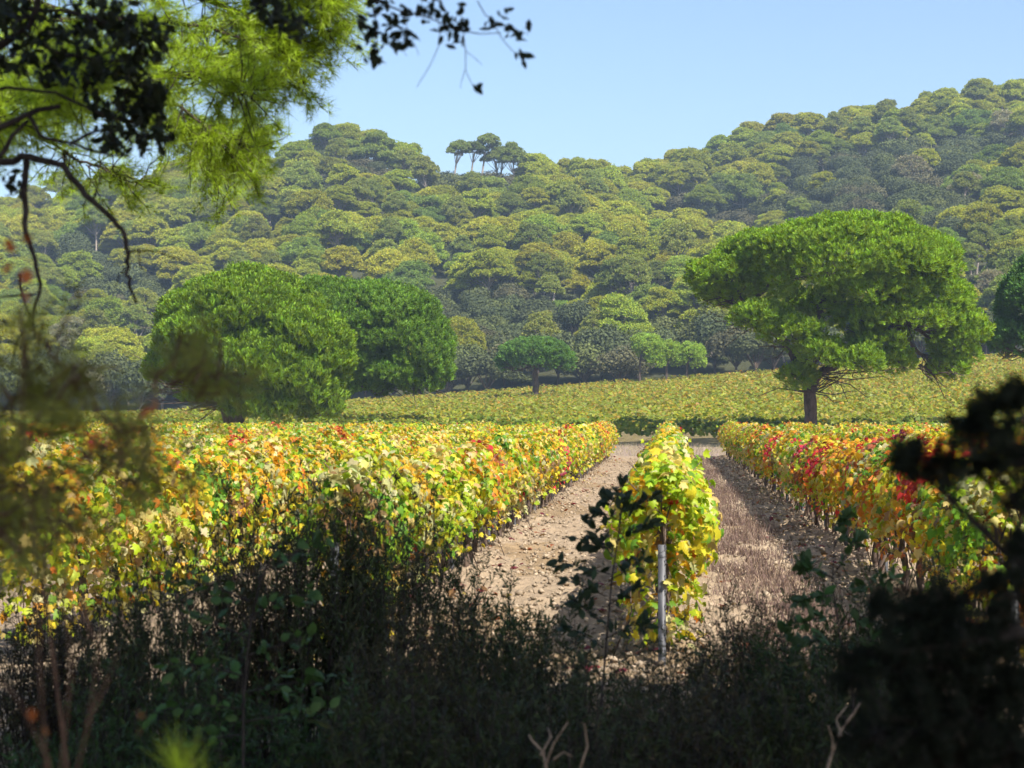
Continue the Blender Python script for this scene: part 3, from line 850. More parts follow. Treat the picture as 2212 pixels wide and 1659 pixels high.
# ------------------------------------------------------------------ stone pines in the fields
def stone_pine(name, label, base_px, d, lobes, stems, seed, col=(.165, .275, .016), tuft=.26, dens=11, upbias=.5, hang=None, mat=None, clump=.72, under=.7):
    """lobes: (px, py, rx, ry [px], depth offset m, depth radius m) in picture units at depth d"""
    r = np.random.default_rng(seed)
    s = d / FPX
    b = at(base_px[0], base_px[1], d)
    base = np.array([b[0], d, float(ground_z(b[0], d))])
    t = thing(name, label, 'tree', base)
    L = []
    for (px, py, rx, ry, dy, ryd) in lobes:
        c = at(px, py, d + dy) - base
        c[0] = at(px, py, d)[0] - base[0]; c[2] = at(px, py, d)[2] - base[2]; c[1] = dy
        L.append((c, np.array([rx * s, ryd, ry * s])))
    gc, gt = Geo(), Geo()
    subs = []
    for i, (c, rad) in enumerate(L):                              # knobbly sub-clumps over every lobe
        area = 4 * math.pi * ((rad[0] * rad[1]) ** 1.6 / 3 + (rad[0] * rad[2]) ** 1.6 / 3 + (rad[1] * rad[2]) ** 1.6 / 3) ** (1 / 1.6)
        P, Nn = ellipsoid_points(r, int(area / clump ** 2 * .95), c, np.maximum(rad - .7 * clump - .3 * tuft, rad * .45), -.7, .14, seed * 13 + i, 2.5)
        for p, nv in zip(P, Nn):
            if p[1] > 3.0 and r.random() < .4: continue
            if nv[2] < -.12 and r.random() < under: continue
            if any(j != i and (((p - c2) / r2) ** 2).sum() < .62 for j, (c2, r2) in enumerate(L)): continue
            subs.append((p, nv, clump * r.uniform(.5, 1.0)))
        m = int(area * 3.2)                                         # inner needles: shade between the clumps painted in as a darker colour
        d_ = unit(r.normal(size=(m, 3))); d_ = d_[d_[:, 2] > -.2]; m = len(d_)
        gc.leaves(BRUSH, c + d_ * np.maximum(rad - clump, rad * .4) * (.8 + .2 * r.random((m, 1))), frames(d_ + r.normal(size=(m, 3)) * .4 + [0, 0, .4]), tuft * 1.2, np.array(col) * (.6 + .5 * r.random((m, 1))))
    sp = np.array([q[0] for q in subs]); sr = np.array([q[2] for q in subs])
    for (p, nv, q) in subs:
        n = int(dens * 6.5 * q * q) + 5
        d_ = unit(r.normal(size=(n, 3)) + nv * .7 + [0, 0, .5])
        P = p + d_ * q * np.array([1, 1, .85]) * (.75 + .35 * r.random((n, 1)))
        dirn = d_ * (1 - upbias) + np.array([0, 0, 1]) * upbias + r.normal(size=(n, 3)) * .16
        C = np.array(col) * r.uniform(.82, 1.18) * (.75 + .5 * r.random((n, 1))) * (1 + .05 * r.normal(size=(n, 3)))
        gc.leaves(BRUSH, P, frames(dirn), tuft * (.7 + .6 * r.random(n)), np.clip(C, .004, 1))
    # stems: list of (px,py,radius px) chains from the ground, limbs go on to the lobes
    nodes = []
    for st in stems:
        pts, rad = [], []
        for (px, py, rp) in st:
            q = at(px, py, d) - base; q[1] = 0
            pts.append(q); rad.append(rp * s)
        if st[0][1] >= base_px[1] - 20: pts[0][2] = -.3
        pts = np.array(pts); pts[1:, 1] += r.normal(size=len(pts) - 1) * .15
        # resample for a gnarled look
        tt = np.linspace(0, len(pts) - 1, len(pts) * 4); ii = np.arange(len(pts))
        P2 = np.stack([np.interp(tt, ii, pts[:, a]) for a in range(3)], -1); P2[2:] += r.normal(size=(len(P2) - 2, 3)) * np.interp(tt, ii, rad)[2:, None] * .12
        gt.tube(P2, np.interp(tt, ii, rad) * (1 + .05 * r.normal(size=len(tt))), 9)
        nodes += list(P2[len(P2) // 2:])
    nodes = np.array(nodes)
    for (c, rad) in L:
        j = np.argmin(((nodes - c) ** 2).sum(1) + r.random(len(nodes)) * 2)
        a = nodes[j]; m1 = a * .55 + c * .45 + np.array([0, 0, -.12 * np.linalg.norm(c - a)])
        rb = .035 * np.linalg.norm(c - a) ** .5 + .03
        gt.tube([a, (a + m1) / 2 + r.normal(size=3) * .1, m1, (m1 + c) / 2 + r.normal(size=3) * .15, c], np.array([1.5, 1.25, 1, .8, .5]) * rb, 6)
        for _ in range(12):
            e = c + unit(r.normal(size=3)) * rad * .9
            w0 = m1 * (1 - (f := r.random())) + c * f
            gt.tube([w0, (w0 + e) / 2 + r.normal(size=3) * .15 - [0, 0, .1], e], [.035, .025, .012], 4)
    for (x0, y0, x1, y1, nn_) in (hang or []):
        for _ in range(nn_):
            f = r.random(); a = at(x0 + r.normal() * 6, y0 + r.normal() * 4, d) - base; e = at(x1 + r.normal() * 30, y1 + r.normal() * 22, d) - base
            a[1] = r.normal() * .4; e[1] = r.normal() * 2.0
            gt.tube([a, (a * .6 + e * .4) + r.normal(size=3) * .15, (a * .25 + e * .75) - [0, 0, .1] + r.normal(size=3) * .2, e], [.04, .03, .02, .008], 4)
    gt.build('trunk', M_bark, t, smooth=True)
    gc.build('crown', mat or M_stone, t)['kind'] = 'stuff'
    return t
stone_pine('stone_pine', 'big umbrella pine with broad dome and dark single trunk at right', (1753, 905), 97,
    [(1825, 572, 225, 104, 1.0, 7.5), (1575, 602, 92, 48, 0.3, 3.5), (1690, 560, 125, 66, 0, 5), (1930, 595, 130, 88, 0, 5.5), (2020, 660, 85, 80, .5, 4), (2068, 735, 55, 62, .6, 3),
     (1950, 700, 110, 60, -1.6, 3), (1880, 640, 110, 55, -2.6, 3), (1770, 660, 60, 34, 1.2, 2.2), (1870, 695, 80, 42, -2.4, 2.2), (1640, 690, 62, 26, -2.8, 1.6), (1700, 728, 72, 32, -3.2, 1.8),
     (1762, 768, 55, 34, -2.9, 1.6), (1838, 790, 60, 34, -3.0, 1.8), (1880, 745, 60, 34, -2.4, 1.8), (1925, 785, 34, 28, -1.5, 1.4), (1720, 815, 40, 18, -1, 1.4), (2050, 800, 45, 26, 0, 1.8), (1560, 640, 60, 24, .6, 2), (2095, 715, 34, 40, -.5, 2)],
    [[(1753, 905, 14.5), (1751, 850, 13.5), (1752, 815, 14), (1748, 780, 12), (1755, 720, 9), (1780, 640, 6)], [(1752, 830, 12), (1775, 805, 9), (1812, 785, 8), (1870, 740, 6), (1950, 690, 4)], [(1750, 850, 8), (1735, 800, 8), (1690, 740, 5), (1620, 660, 4)]],
    3, hang=[(1752, 850, 1700, 822, 5), (1756, 845, 1850, 828, 9), (1770, 808, 1900, 830, 6), (1990, 790, 2040, 826, 8), (1640, 700, 1560, 668, 12), (1700, 750, 1640, 745, 6)])
stone_pine('stone_pine', 'rounded stone pine with dense bright tufts, nearest at left of the vineyard', (505, 905), 92,
    [(533, 682, 165, 100, .5, 5.5), (445, 690, 100, 62, .2, 4), (645, 745, 115, 86, 0, 4.5), (705, 780, 62, 70, -.4, 3), (560, 780, 120, 60, -1.8, 3.2), (640, 820, 95, 52, -1.6, 2.8), (425, 735, 75, 48, -1.4, 2.6),
     (480, 730, 90, 50, -2.4, 2.5), (700, 855, 50, 34, -.8, 2), (600, 865, 60, 30, -1.6, 1.8), (365, 760, 36, 46, 1.0, 2), (520, 850, 60, 28, -1.2, 1.8), (335, 800, 40, 40, 1.2, 2), (590, 880, 95, 26, -1.4, 2.0), (690, 882, 55, 24, -.4, 1.8), (440, 800, 80, 36, -1.2, 2.0), (430, 850, 60, 22, .2, 1.8)],
    [[(505, 905, 19), (512, 870, 17), (530, 830, 13), (545, 770, 9), (550, 700, 5)], [(505, 895, 13), (480, 865, 10), (420, 830, 7), (370, 790, 4)], [(512, 880, 12), (570, 850, 9), (640, 810, 6), (690, 780, 4)]],
    4, tuft=.31, dens=11, under=.25, col=(.145, .245, .016), upbias=.8, hang=[(490, 870, 370, 835, 26), (505, 880, 400, 868, 14), (470, 860, 350, 800, 14)])
stone_pine('stone_pine', 'darker green stone pine standing half behind the bright rounded one', (700, 885), 113,
    [(790, 690, 165, 82, 0, 5.5), (895, 750, 88, 88, 0, 4.5), (700, 640, 85, 38, .5, 4), (760, 770, 105, 62, -1.6, 3.2), (930, 790, 58, 55, -.4, 3), (850, 810, 85, 40, -1.5, 2.8), (840, 730, 100, 60, -2.2, 3), (720, 830, 70, 40, -.6, 2.4), (790, 835, 70, 26, -1, 2.2), (905, 830, 60, 26, -.6, 2)],
    [[(668, 895, 12), (672, 860, 11), (710, 810, 9), (770, 750, 7), (800, 690, 4)], [(672, 870, 9), (720, 845, 7), (850, 800, 5), (910, 760, 3)]], 5, under=.25, col=(.115, .215, .022), tuft=.29, dens=9, upbias=.7, hang=[(830, 830, 850, 856, 12), (900, 830, 930, 850, 10)])
stone_pine('stone_pine', 'small umbrella pine with grey trunk alone in the middle of the far vineyard', (1157, 858), 178,
    [(1157, 762, 74, 33, 0, 3.6), (1112, 778, 46, 22, 0, 2.4), (1200, 778, 44, 24, 0, 2.4), (1157, 786, 58, 16, -.8, 2.2), (1218, 792, 26, 13, -.4, 1.4), (1092, 790, 22, 11, 0, 1.2)],
    [[(1157, 858, 8), (1157, 830, 7), (1156, 808, 7), (1158, 790, 4), (1165, 770, 2.5)]], 6, col=(.10, .20, .035), tuft=.24, dens=13, clump=.5)
stone_pine('stone_pine', 'dark pine cut off by the right edge of the photograph', (2260, 905), 104,
    [(2215, 660, 50, 85, 0, 4), (2180, 735, 42, 44, 0, 3), (2250, 600, 50, 60, 0, 4), (2300, 650, 80, 110, 0, 4.5), (2230, 740, 70, 40, -1, 3), (2170, 752, 26, 24, 0, 1.8)],
    [[(2262, 905, 14), (2260, 830, 13), (2262, 760, 10), (2270, 660, 6)]], 7, col=(.075, .165, .03))
YP = [('young pine, tallest and leftmost of the three pale green ones at the wood edge', (1382, 815), [(1400, 752, 34, 30, 0, 1.9), (1418, 775, 26, 26, 0, 1.5), (1385, 742, 22, 22, 0, 1.3), (1425, 755, 18, 22, 0, 1.2)], [[(1381, 818, 3), (1383, 780, 2.6), (1388, 745, 1.5)]]),
      ('young pine, thin middle one of three pale green pines at the wood edge', (1440, 815), [(1452, 762, 22, 26, 0, 1.4), (1462, 780, 16, 16, 0, 1.0), (1444, 750, 14, 14, 0, .9)], [[(1438, 816, 2.6), (1440, 790, 2.2), (1450, 762, 1.2)]]),
      ('young pine, rightmost of the three pale green ones at the wood edge', (1484, 812), [(1494, 766, 28, 26, 0, 1.6), (1508, 782, 18, 16, 0, 1.2), (1476, 780, 18, 16, 0, 1.1), (1486, 754, 18, 15, 0, 1.1)], [[(1483, 815, 2.8), (1484, 792, 2.4), (1490, 766, 1.3)]])]
for i, (lab, b, lo, st) in enumerate(YP):
    stone_pine('young_pine', lab, b, 208, lo, st, 20 + i, col=(.25, .37, .05), tuft=.22, dens=14, upbias=.4, clump=.45)

# ------------------------------------------------------------------ foreground: shrubs in the shade at the edge of the vineyard
rf = np.random.default_rng(909)
LANCE4 = (np.array([[0, 0, 0], [.10, .38, .09], [-.10, .38, .09], [.075, .75, .06], [-.075, .75, .06], [0, 1.05, -.16]], float), np.array([[0, 1, 2], [1, 3, 4], [1, 4, 2], [3, 5, 4]]))
ROUND = (np.array([[0, 0, 0], [.30, .22, -.03], [.40, .52, -.06], [.22, .84, -.05], [0, 1.02, -.10], [-.22, .84, -.05], [-.40, .52, -.06], [-.30, .22, -.03], [0, .5, .06]], float), np.array([[8, i, (i + 1) % 8] for i in range(8)]))
NEEDLE = (np.array([[-.6, 0, 0], [.6, 0, 0], [0, 1, .02]], float), np.array([[0, 1, 2]]))

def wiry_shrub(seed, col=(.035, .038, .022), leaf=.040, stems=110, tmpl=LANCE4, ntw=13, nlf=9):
    """a shrub one metre high and about 1.1 m wide: thin stems, side twigs, small curled leaflets"""
    r = np.random.default_rng(seed); gs, gl = Geo(), Geo()
    P, D = [], []
    for i in range(stems):
        a = r.uniform(0, 6.28); q = math.sqrt(r.random())
        b0 = np.array([math.cos(a), math.sin(a), 0]) * q * .26
        h = (1 - .42 * q * q) * r.uniform(.72, 1.08)
        e = np.array([math.cos(a) * q * .58, math.sin(a) * q * .58, h])
        k = 7; t = np.linspace(0, 1, k)[:, None]
        pts = b0 + (e - b0) * t + np.cumsum(r.normal(size=(k, 3)) * .018, 0) * [1, 1, .4]
        pts[0, 2] = -.03
        gs.tube(pts, np.linspace(.0055, .0012, k), 4)
        for j in range(ntw):
            f = r.uniform(.22, 1.0); ii = f * (k - 1); lo = min(int(ii), k - 2); p = pts[lo] + (pts[lo + 1] - pts[lo]) * (ii - lo)
            d = unit(r.normal(size=3) * [.8, .8, .3] + [0, 0, .8]); L = r.uniform(.05, .15)
            gs.tube([p, p + d * L * .5 + r.normal(size=3) * .006, p + d * L], [.0014, .001, .0006], 3, cap=False)
            u = r.random((nlf, 1)) * .95 + .08
            P.append(p + d * L * u); D.append(d * .35 + unit(r.normal(size=(nlf, 3))) * .8 + [0, 0, .25])
    P = np.concatenate(P); D = np.concatenate(D); k = len(P)
    C = np.array(col) * (.6 + .8 * r.random((k, 1))) * (1 + .08 * r.normal(size=(k, 3)))
    gl.leaves(tmpl, P, frames(r.normal(size=(k, 3)) + [0, 0, .7], D), leaf * (.6 + .7 * r.random(k)), np.clip(C, .004, 1))
    a, b = gs.mesh('shrub_stems'), gl.mesh('shrub_leaves')
    a.materials.append(M_twig); b.materials.append(M_bush)
    return a, b
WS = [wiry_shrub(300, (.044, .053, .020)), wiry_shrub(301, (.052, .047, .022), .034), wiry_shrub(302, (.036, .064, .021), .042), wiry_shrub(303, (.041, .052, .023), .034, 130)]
SHRUBS = [ # px centre, py top, half width px, depth, variant, where
    (95, 1330, 260, 8.2, 1, 'at the lower left corner'), (330, 1290, 210, 7.6, 0, 'left of the broad leaved seedling'), (470, 1215, 200, 8.6, 1, 'before the left vine rows'),
    (640, 1115, 230, 8.9, 0, 'tallest of those before the left vine rows'), (845, 1125, 210, 9.2, 3, 'beside the left end post'), (930, 1360, 230, 7.4, 1, 'low beneath the left end post'),
    (1065, 1270, 180, 9.3, 2, 'at the mouth of the left alley'), (1210, 1400, 220, 7.8, 0, 'below the mouth of the left alley'), (1490, 1400, 230, 8.3, 3, 'below the short centre post'),
    (1640, 1330, 200, 9.0, 1, 'at the mouth of the right alley'), (1790, 1330, 200, 8.4, 2, 'under the green leaved sprig'), (1960, 1290, 220, 7.6, 0, 'before the right vine row'),
    (2130, 1300, 220, 7.0, 3, 'in the dark right corner'), (560, 1480, 330, 6.2, 2, 'low in the left foreground'), (900, 1530, 330, 5.9, 0, 'low left of the bottom middle'),
    (1230, 1520, 330, 6.1, 3, 'at the bottom middle'), (1530, 1500, 330, 6.3, 1, 'low right of the bottom middle'), (1820, 1480, 320, 6.0, 0, 'low in the right foreground'), (230, 1540, 300, 6.0, 2, 'at the bottom left')]
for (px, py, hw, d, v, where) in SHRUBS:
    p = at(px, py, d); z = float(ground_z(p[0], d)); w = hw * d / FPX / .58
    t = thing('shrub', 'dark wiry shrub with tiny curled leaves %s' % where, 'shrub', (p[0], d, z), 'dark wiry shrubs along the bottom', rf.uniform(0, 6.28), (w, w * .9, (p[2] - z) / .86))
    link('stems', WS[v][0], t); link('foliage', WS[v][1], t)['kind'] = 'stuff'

def path_px(pts, d, jit=0.0, r=rf):
    return np.array([at(x, y, d + (o[0] if (o := rest_) else 0)) for (x, y, *rest_) in pts]) + (r.normal(size=(len(pts), 3)) * jit)

def leaf_meshes(tmpl, col, k, mat, seed, curl=1.0):
    r = np.random.default_rng(seed); out = []
    for i in range(k):
        g = Geo(); v = tmpl[0] * np.array([r.uniform(.8, 1.2), 1, r.uniform(.3, 2.2) * curl])
        g.add(v, tmpl[1], np.clip(np.array(col) * r.uniform(.65, 1.35) * (1 + .06 * r.normal(size=3)), .004, 1))
        me = g.mesh('leaf'); me.materials.append(mat); out.append(me)
    return out
def leaf_objs(meshes, parent, P, rot, scale, r):
    for i in range(len(P)):
        o = link('leaf', meshes[r.integers(len(meshes))], parent)
        M = Matrix(rot[i].tolist()).to_4x4(); M.translation = Vector(P[i])
        o.matrix_local = M @ Matrix.Scale(float(scale[i]), 4)

# upright mastic sprig beside the centre row
def sprig(name, label, main, sides, d, leafmeshes, size, per, seed, wood=M_twig, r0=.006, cat='shrub', loose=.02, tips=True):
    r = np.random.default_rng(seed)
    M = path_px(main, d, .004, r); base = np.array([M[0][0], M[0][1], 0.0])
    t = thing(name, label, cat, base)
    g = Geo()
    M[0][2] = 0
    g.tube(M - base, np.linspace(r0, r0 * .35, len(M)), 5)
    P, D = [], []
    for sd in sides:
        S = path_px(sd, d, .003, r); S[:, 1] += np.linspace(0, r.normal() * .12, len(S))
        g.tube(S - base, np.linspace(r0 * .5, r0 * .18, len(S)), 4)
        tt = np.linspace(0, len(S) - 1, 40); Q = np.stack([np.interp(tt, np.arange(len(S)), S[:, a]) for a in range(3)], -1)
        dirs = unit(np.gradient(Q, axis=0))
        for _ in range(per):
            i = r.integers(6, 40); P.append(Q[i] + r.normal(size=3) * loose * .3 - base); D.append(dirs[i] * .6 + unit(r.normal(size=3)) * .8 + [0, 0, .15])
    P, D = np.array(P), np.array(D)
    g.build('stem', wood, t)
    leaf_objs(leafmeshes, t, P, frames(r.normal(size=(len(P), 3)) + [0, -.3, .6], D), size * (.65 + .6 * r.random(len(P))), r)
    return t
NARROW = (ROUND[0] * [.62, 1, 1], ROUND[1])
MASTIC = leaf_meshes(NARROW, (.030, .045, .022), 6, M_bush, 1, .8)
sprig('mastic_shrub', 'dark upright sprig rising in front of the left alley beside the centre row',
      [(1290, 1659), (1300, 1500), (1310, 1380), (1325, 1250), (1335, 1150), (1340, 1045)],
      [[(1340, 1130), (1345, 1080), (1342, 1040)], [(1335, 1120), (1300, 1105), (1265, 1110)], [(1335, 1110), (1375, 1090), (1415, 1070)], [(1338, 1090), (1310, 1075), (1298, 1078)], [(1330, 1170), (1380, 1140), (1405, 1130)],
       [(1325, 1190), (1270, 1175), (1235, 1170)], [(1325, 1200), (1290, 1160), (1270, 1130)], [(1318, 1240), (1260, 1215), (1212, 1200)], [(1320, 1250), (1370, 1215), (1395, 1190)], [(1312, 1290), (1270, 1265), (1225, 1250)],
       [(1312, 1310), (1360, 1280), (1390, 1270)], [(1308, 1350), (1260, 1310), (1240, 1290)], [(1306, 1380), (1360, 1350), (1400, 1345)], [(1305, 1400), (1250, 1370), (1215, 1365)]], 7.2, MASTIC, .054, 21, 41)
SMILAX = leaf_meshes((ROUND[0] * [.8, 1, 1], ROUND[1]), (.05, .085, .03), 6, M_bush, 2)
sprig('green_leaved_shrub', 'mid green glossy leaved sprig before the right vine row',
      [(1850, 1659), (1840, 1500), (1815, 1380), (1800, 1260), (1805, 1140)],
      [[(1805, 1180), (1815, 1130), (1835, 1110)], [(1802, 1240), (1840, 1190), (1870, 1160)], [(1802, 1250), (1750, 1225), (1735, 1220)], [(1805, 1290), (1770, 1280), (1710, 1290)], [(1810, 1300), (1880, 1250), (1930, 1240)],
       [(1815, 1330), (1760, 1340), (1700, 1365)], [(1818, 1350), (1890, 1310), (1950, 1300)], [(1830, 1400), (1770, 1390), (1720, 1400)], [(1830, 1420), (1900, 1370), (1980, 1350)], [(1838, 1460), (1900, 1430), (1960, 1420)]], 7.0, SMILAX, .052, 28, 42)
BRAMBLE = leaf_meshes((ROUND[0] * [.85, 1, 1], ROUND[1]), (.05, .10, .03), 6, M_bush, 3, 1.6)
sprig('broad_leaved_seedling', 'broad leaved green seedling among the dark shrubs at left', [(520, 1659), (530, 1500), (540, 1350), (560, 1250), (600, 1170)],
      [[(540, 1300), (480, 1260), (440, 1235)], [(560, 1250), (640, 1190), (690, 1165)], [(540, 1330), (620, 1290), (680, 1280)], [(535, 1380), (450, 1340), (400, 1330)], [(532, 1420), (610, 1390), (680, 1370)],
       [(530, 1460), (440, 1440), (370, 1430)], [(528, 1500), (620, 1470), (740, 1450)], [(526, 1530), (440, 1520), (340, 1530)], [(525, 1560), (620, 1540), (720, 1540)], [(522, 1590), (420, 1600), (330, 1620)]], 5.6, BRAMBLE, .047, 16, 43, loose=.05)

# dry pale stalks
def stalk(name, label, chains, d, mat, r0, cat='stalk'):
    b = at(chains[0][0][0], chains[0][0][1], d); base = np.array([b[0], b[1], 0])
    t = thing(name, label, cat, base); g = Geo()
    for i, ch in enumerate(chains):
        Q = path_px(ch, d, .003); Q[:, 1] += np.linspace(0, rf.normal() * .1, len(Q))
        if i == 0: Q = np.concatenate([[[Q[0][0], Q[0][1], -.02]], Q])
        g.tube(Q - base, np.linspace(r0, r0 * .5, len(Q)) * (1 if i == 0 else .65), 6)
    g.build('stem', mat, t, smooth=True); return t
stalk('dry_stalk', 'pale straight stalk at the bottom right corner', [[(2095, 1660), (2078, 1590), (2060, 1530), (2035, 1480), (2018, 1420), (2012, 1395)], [(2060, 1530), (2066, 1500), (2064, 1480)], [(2030, 1470), (2020, 1440), (2008, 1425)]], 4.6, M_deadtwig, .0078)
stalk('dry_stalk', 'branched dead twig with pinkish tips at the bottom right of middle', [[(1790, 1660), (1800, 1620), (1822, 1580), (1850, 1545), (1862, 1532)], [(1800, 1620), (1790, 1590), (1788, 1560)], [(1822, 1580), (1845, 1585), (1856, 1578)], [(1815, 1590), (1808, 1560), (1835, 1535)]], 4.9, M_deadtwig, .0055)
stalk('dry_stalk', 'forked pale dead twigs at the bottom middle', [[(1180, 1665), (1172, 1630), (1150, 1605), (1140, 1590)], [(1180, 1650), (1195, 1610), (1230, 1560)], [(1250, 1660), (1265, 1610), (1262, 1570), (1258, 1560)], [(1195, 1640), (1220, 1625), (1240, 1630)], [(1172, 1630), (1190, 1600), (1180, 1580)]], 4.8, M_deadtwig, .0055)

# ---- needles
def needle_tuft(g, P, D, L, n, col, r, spread=.5, w=.0016):
    k = len(P)
    pos = np.repeat(P, n, 0); dr = unit(np.repeat(unit(D), n, 0) + r.normal(size=(k * n, 3)) * spread)
    Ls = L * (.7 + .5 * r.random(k * n))
    C = np.repeat(np.broadcast_to(col, (k, 3)), n, 0) * (.7 + .6 * r.random((k * n, 1)))
    g.leaves(NEEDLE, pos, frames(r.normal(size=(k * n, 3)), dr), np.stack([np.full(k * n, w), Ls, Ls], -1), C)
def pine_boughs(parent, boughs, d, seed, col, L, dens, spread, w, wood, r0=.02, twig=.32, n=24, drop=.12, dvar=1.2):
    """boughs: pixel chains; side twigs carry bundles of needles"""
    r = np.random.default_rng(seed); base = np.array(parent.location)
    for bi, ch in enumerate(boughs):
        g, gn = Geo(), Geo()
        Q = path_px(ch, d, .02, r); Q[:, 1] += np.linspace(-.3, r.normal() * dvar, len(Q))
        tt = np.linspace(0, len(Q) - 1, 60); Q = np.stack([np.interp(tt, np.arange(len(Q)), Q[:, a]) for a in range(3)], -1)
        Q[1:-1] += np.cumsum(r.normal(size=(58, 3)) * .004, 0)
        g.tube(Q - base, np.linspace(r0, r0 * .2, 60), 5)
        ln = np.linalg.norm(np.diff(Q, axis=0), axis=1).sum(); P, D = [], []
        dirs = unit(np.gradient(Q, axis=0))
        for _ in range(int(ln * dens)):
            i = r.integers(4, 60); dv = unit(dirs[i] * .8 + r.normal(size=3) * .75 + [0, 0, -drop]); tl = twig * r.uniform(.4, 1.1)
            S = Q[i] + dv * np.linspace(0, 1, 5)[:, None] * tl + np.cumsum(r.normal(size=(5, 3)) * .012, 0)
            g.tube(S - base, np.linspace(.004, .0016, 5), 3)
            for f in np.linspace(.35, 1, 6):
                p = S[0] + (S[-1] - S[0]) * f + r.normal(size=3) * .012; P.append(p - base); D.append(dv + r.normal(size=3) * .35)
        P, D = np.array(P), np.array(D)
        needle_tuft(gn, P, D, L, n, np.array(col) * (.75 + .5 * r.random((len(P), 1))), r, spread, w)
        b = g.build('branch', wood, parent)
        gn.build('needles', M_needle, b)['kind'] = 'stuff'
# sunlit pine whose boughs reach in from the left
pt = thing('pine_tree', 'sunlit pine with long bright needles reaching in at the upper left', 'tree', (-5.4, 8.9, 0))
g = Geo(); g.tube([(0, 0, -.2), (.1, 0, 1.5), (0.05, .1, 3), (.2, .1, 5), (.1, .2, 8)], [.17, .15, .13, .11, .05], 9); g.build('trunk', M_bark, pt, smooth=True)
BOUGHS = [[(-560, 300), (-200, 200), (150, 170), (380, 190), (520, 215), (590, 235)], [(-560, 200), (-100, 60), (300, 60), (520, 100), (630, 130)], [(-540, 60), (100, -60), (420, 0), (580, 40), (690, 50)], [(-560, 330), (-150, 300), (150, 300), (320, 310), (420, 290)],
          [(-560, 120), (0, 0), (350, 110), (520, 160), (620, 170)], [(-520, -30), (200, -120), (560, -50), (680, 0), (720, 20)], [(-560, 400), (-200, 390), (30, 370), (160, 380), (230, 370)], [(-560, 250), (-100, 120), (200, 230), (380, 240), (500, 255)],
          [(-560, 380), (-250, 300), (0, 250), (200, 340), (300, 400)], [(-560, 300), (-200, 120), (100, 110), (260, 260), (330, 330)], [(-560, 60), (-100, -20), (250, 150), (430, 250), (520, 290)]]
pine_boughs(pt, BOUGHS, 8.6, 61, (.29, .42, .025), .075, 50, .6, .0028, M_twig, .020, .30, 17)

# blurred young pine on the left, close to the lens
ps = thing('pine_sapling', 'out of focus olive green pine sapling at the left edge', 'tree', (at(120, 1000, 2.9)[0], 2.9, 0))
g = Geo(); q = at(120, 760, 2.9) - np.array(ps.location); g.tube([(0, 0, -.02), (.05, 0, .4), (-.01, .02, .8), q * .6 + [.035, 0, 0], q * .8 - [.02, 0, 0], q], [.006, .0055, .005, .004, .003, .002], 6); g.build('trunk', M_redstem, ps)
pine_boughs(ps, [[(125, 1080), (60, 980), (-20, 930)], [(125, 1060), (220, 960), (300, 900), (340, 880)], [(125, 980), (60, 860), (20, 790)], [(125, 960), (190, 840), (240, 760)], [(125, 900), (150, 800), (130, 720)], [(125, 1100), (200, 1040), (290, 1020)], [(125, 1130), (40, 1080), (-30, 1040)]],
            2.9, 62, (.22, .24, .05), .06, 38, .7, .0012, M_redstem, .003, .10, 12, .0, .2)
# bright needle tuft at the very bottom left
pb = thing('pine_sapling', 'blurred bright yellow green needle tuft at the bottom left', 'tree', (at(420, 1700, 2.6)[0], 2.6, 0))
g = Geo(); q = at(415, 1640, 2.6) - np.array(pb.location); g.tube([(0, 0, -.02), q * .6, q], [.008, .006, .004], 6); g.build('trunk', M_redstem, pb)
r_ = np.random.default_rng(8); gn = Geo(); P = np.array([q + r_.normal(size=3) * .012 - [0, 0, .02 * i] for i in range(8)])
needle_tuft(gn, P, np.tile([0, 0, 1.0], (8, 1)) + r_.normal(size=(8, 3)) * .25, .085, 26, np.array((.42, .55, .04)), r_, .28, .0017); gn.build('needles', M_needle, pb)['kind'] = 'stuff'

# dry reddish stems with orange leaves, close to the lens at left
rd = thing('dry_weed', 'blurred reddish stems with withered orange leaves at the left edge', 'weed', (at(110, 1640, 2.1)[0], 2.1, 0))
bs = np.array(rd.location); g = Geo()
for ch in ([(120, 1800), (110, 1640), (60, 1500), (0, 1430), (-60, 1380)], [(130, 1800), (185, 1560), (205, 1380), (222, 1200), (240, 1000), (228, 850)], [(120, 1800), (150, 1450), (130, 1220), (95, 1050), (40, 930), (-20, 860)],
           [(205, 1380), (170, 1300), (150, 1180), (120, 1090)], [(100, 1700), (75, 1300), (70, 1150), (40, 1050), (30, 700), (34, 570)], [(222, 1200), (250, 1080), (290, 960), (315, 900)], [(185, 1560), (230, 1480), (250, 1400)]):
    Q = path_px(ch, 2.1, .002); Q[:, 1] += np.linspace(0, rf.normal() * .06, len(Q)); g.tube(Q - bs, np.linspace(.0017, .0008, len(Q)), 6)
g.build('stem', M_redstem, rd, smooth=True)
ORANGE = leaf_meshes(ROUND, (.27, .085, .025), 5, M_bush, 4)
LP = np.array([at(x + rf.normal() * 9, y + rf.normal() * 9, 2.1 + rf.normal() * .03) - bs for (x, y) in [(30, 540), (15, 590), (45, 590), (45, 520), (55, 610), (5, 560), (310, 905), (325, 890), (190, 950), (195, 975), (205, 940), (290, 1545), (330, 1550), (300, 1570), (80, 1560), (60, 1540)]])
leaf_objs(ORANGE, rd, LP, frames(rf.normal(size=(len(LP), 3)), rf.normal(size=(len(LP), 3))), 0.022 * (.7 + .6 * rf.random(len(LP))), rf)

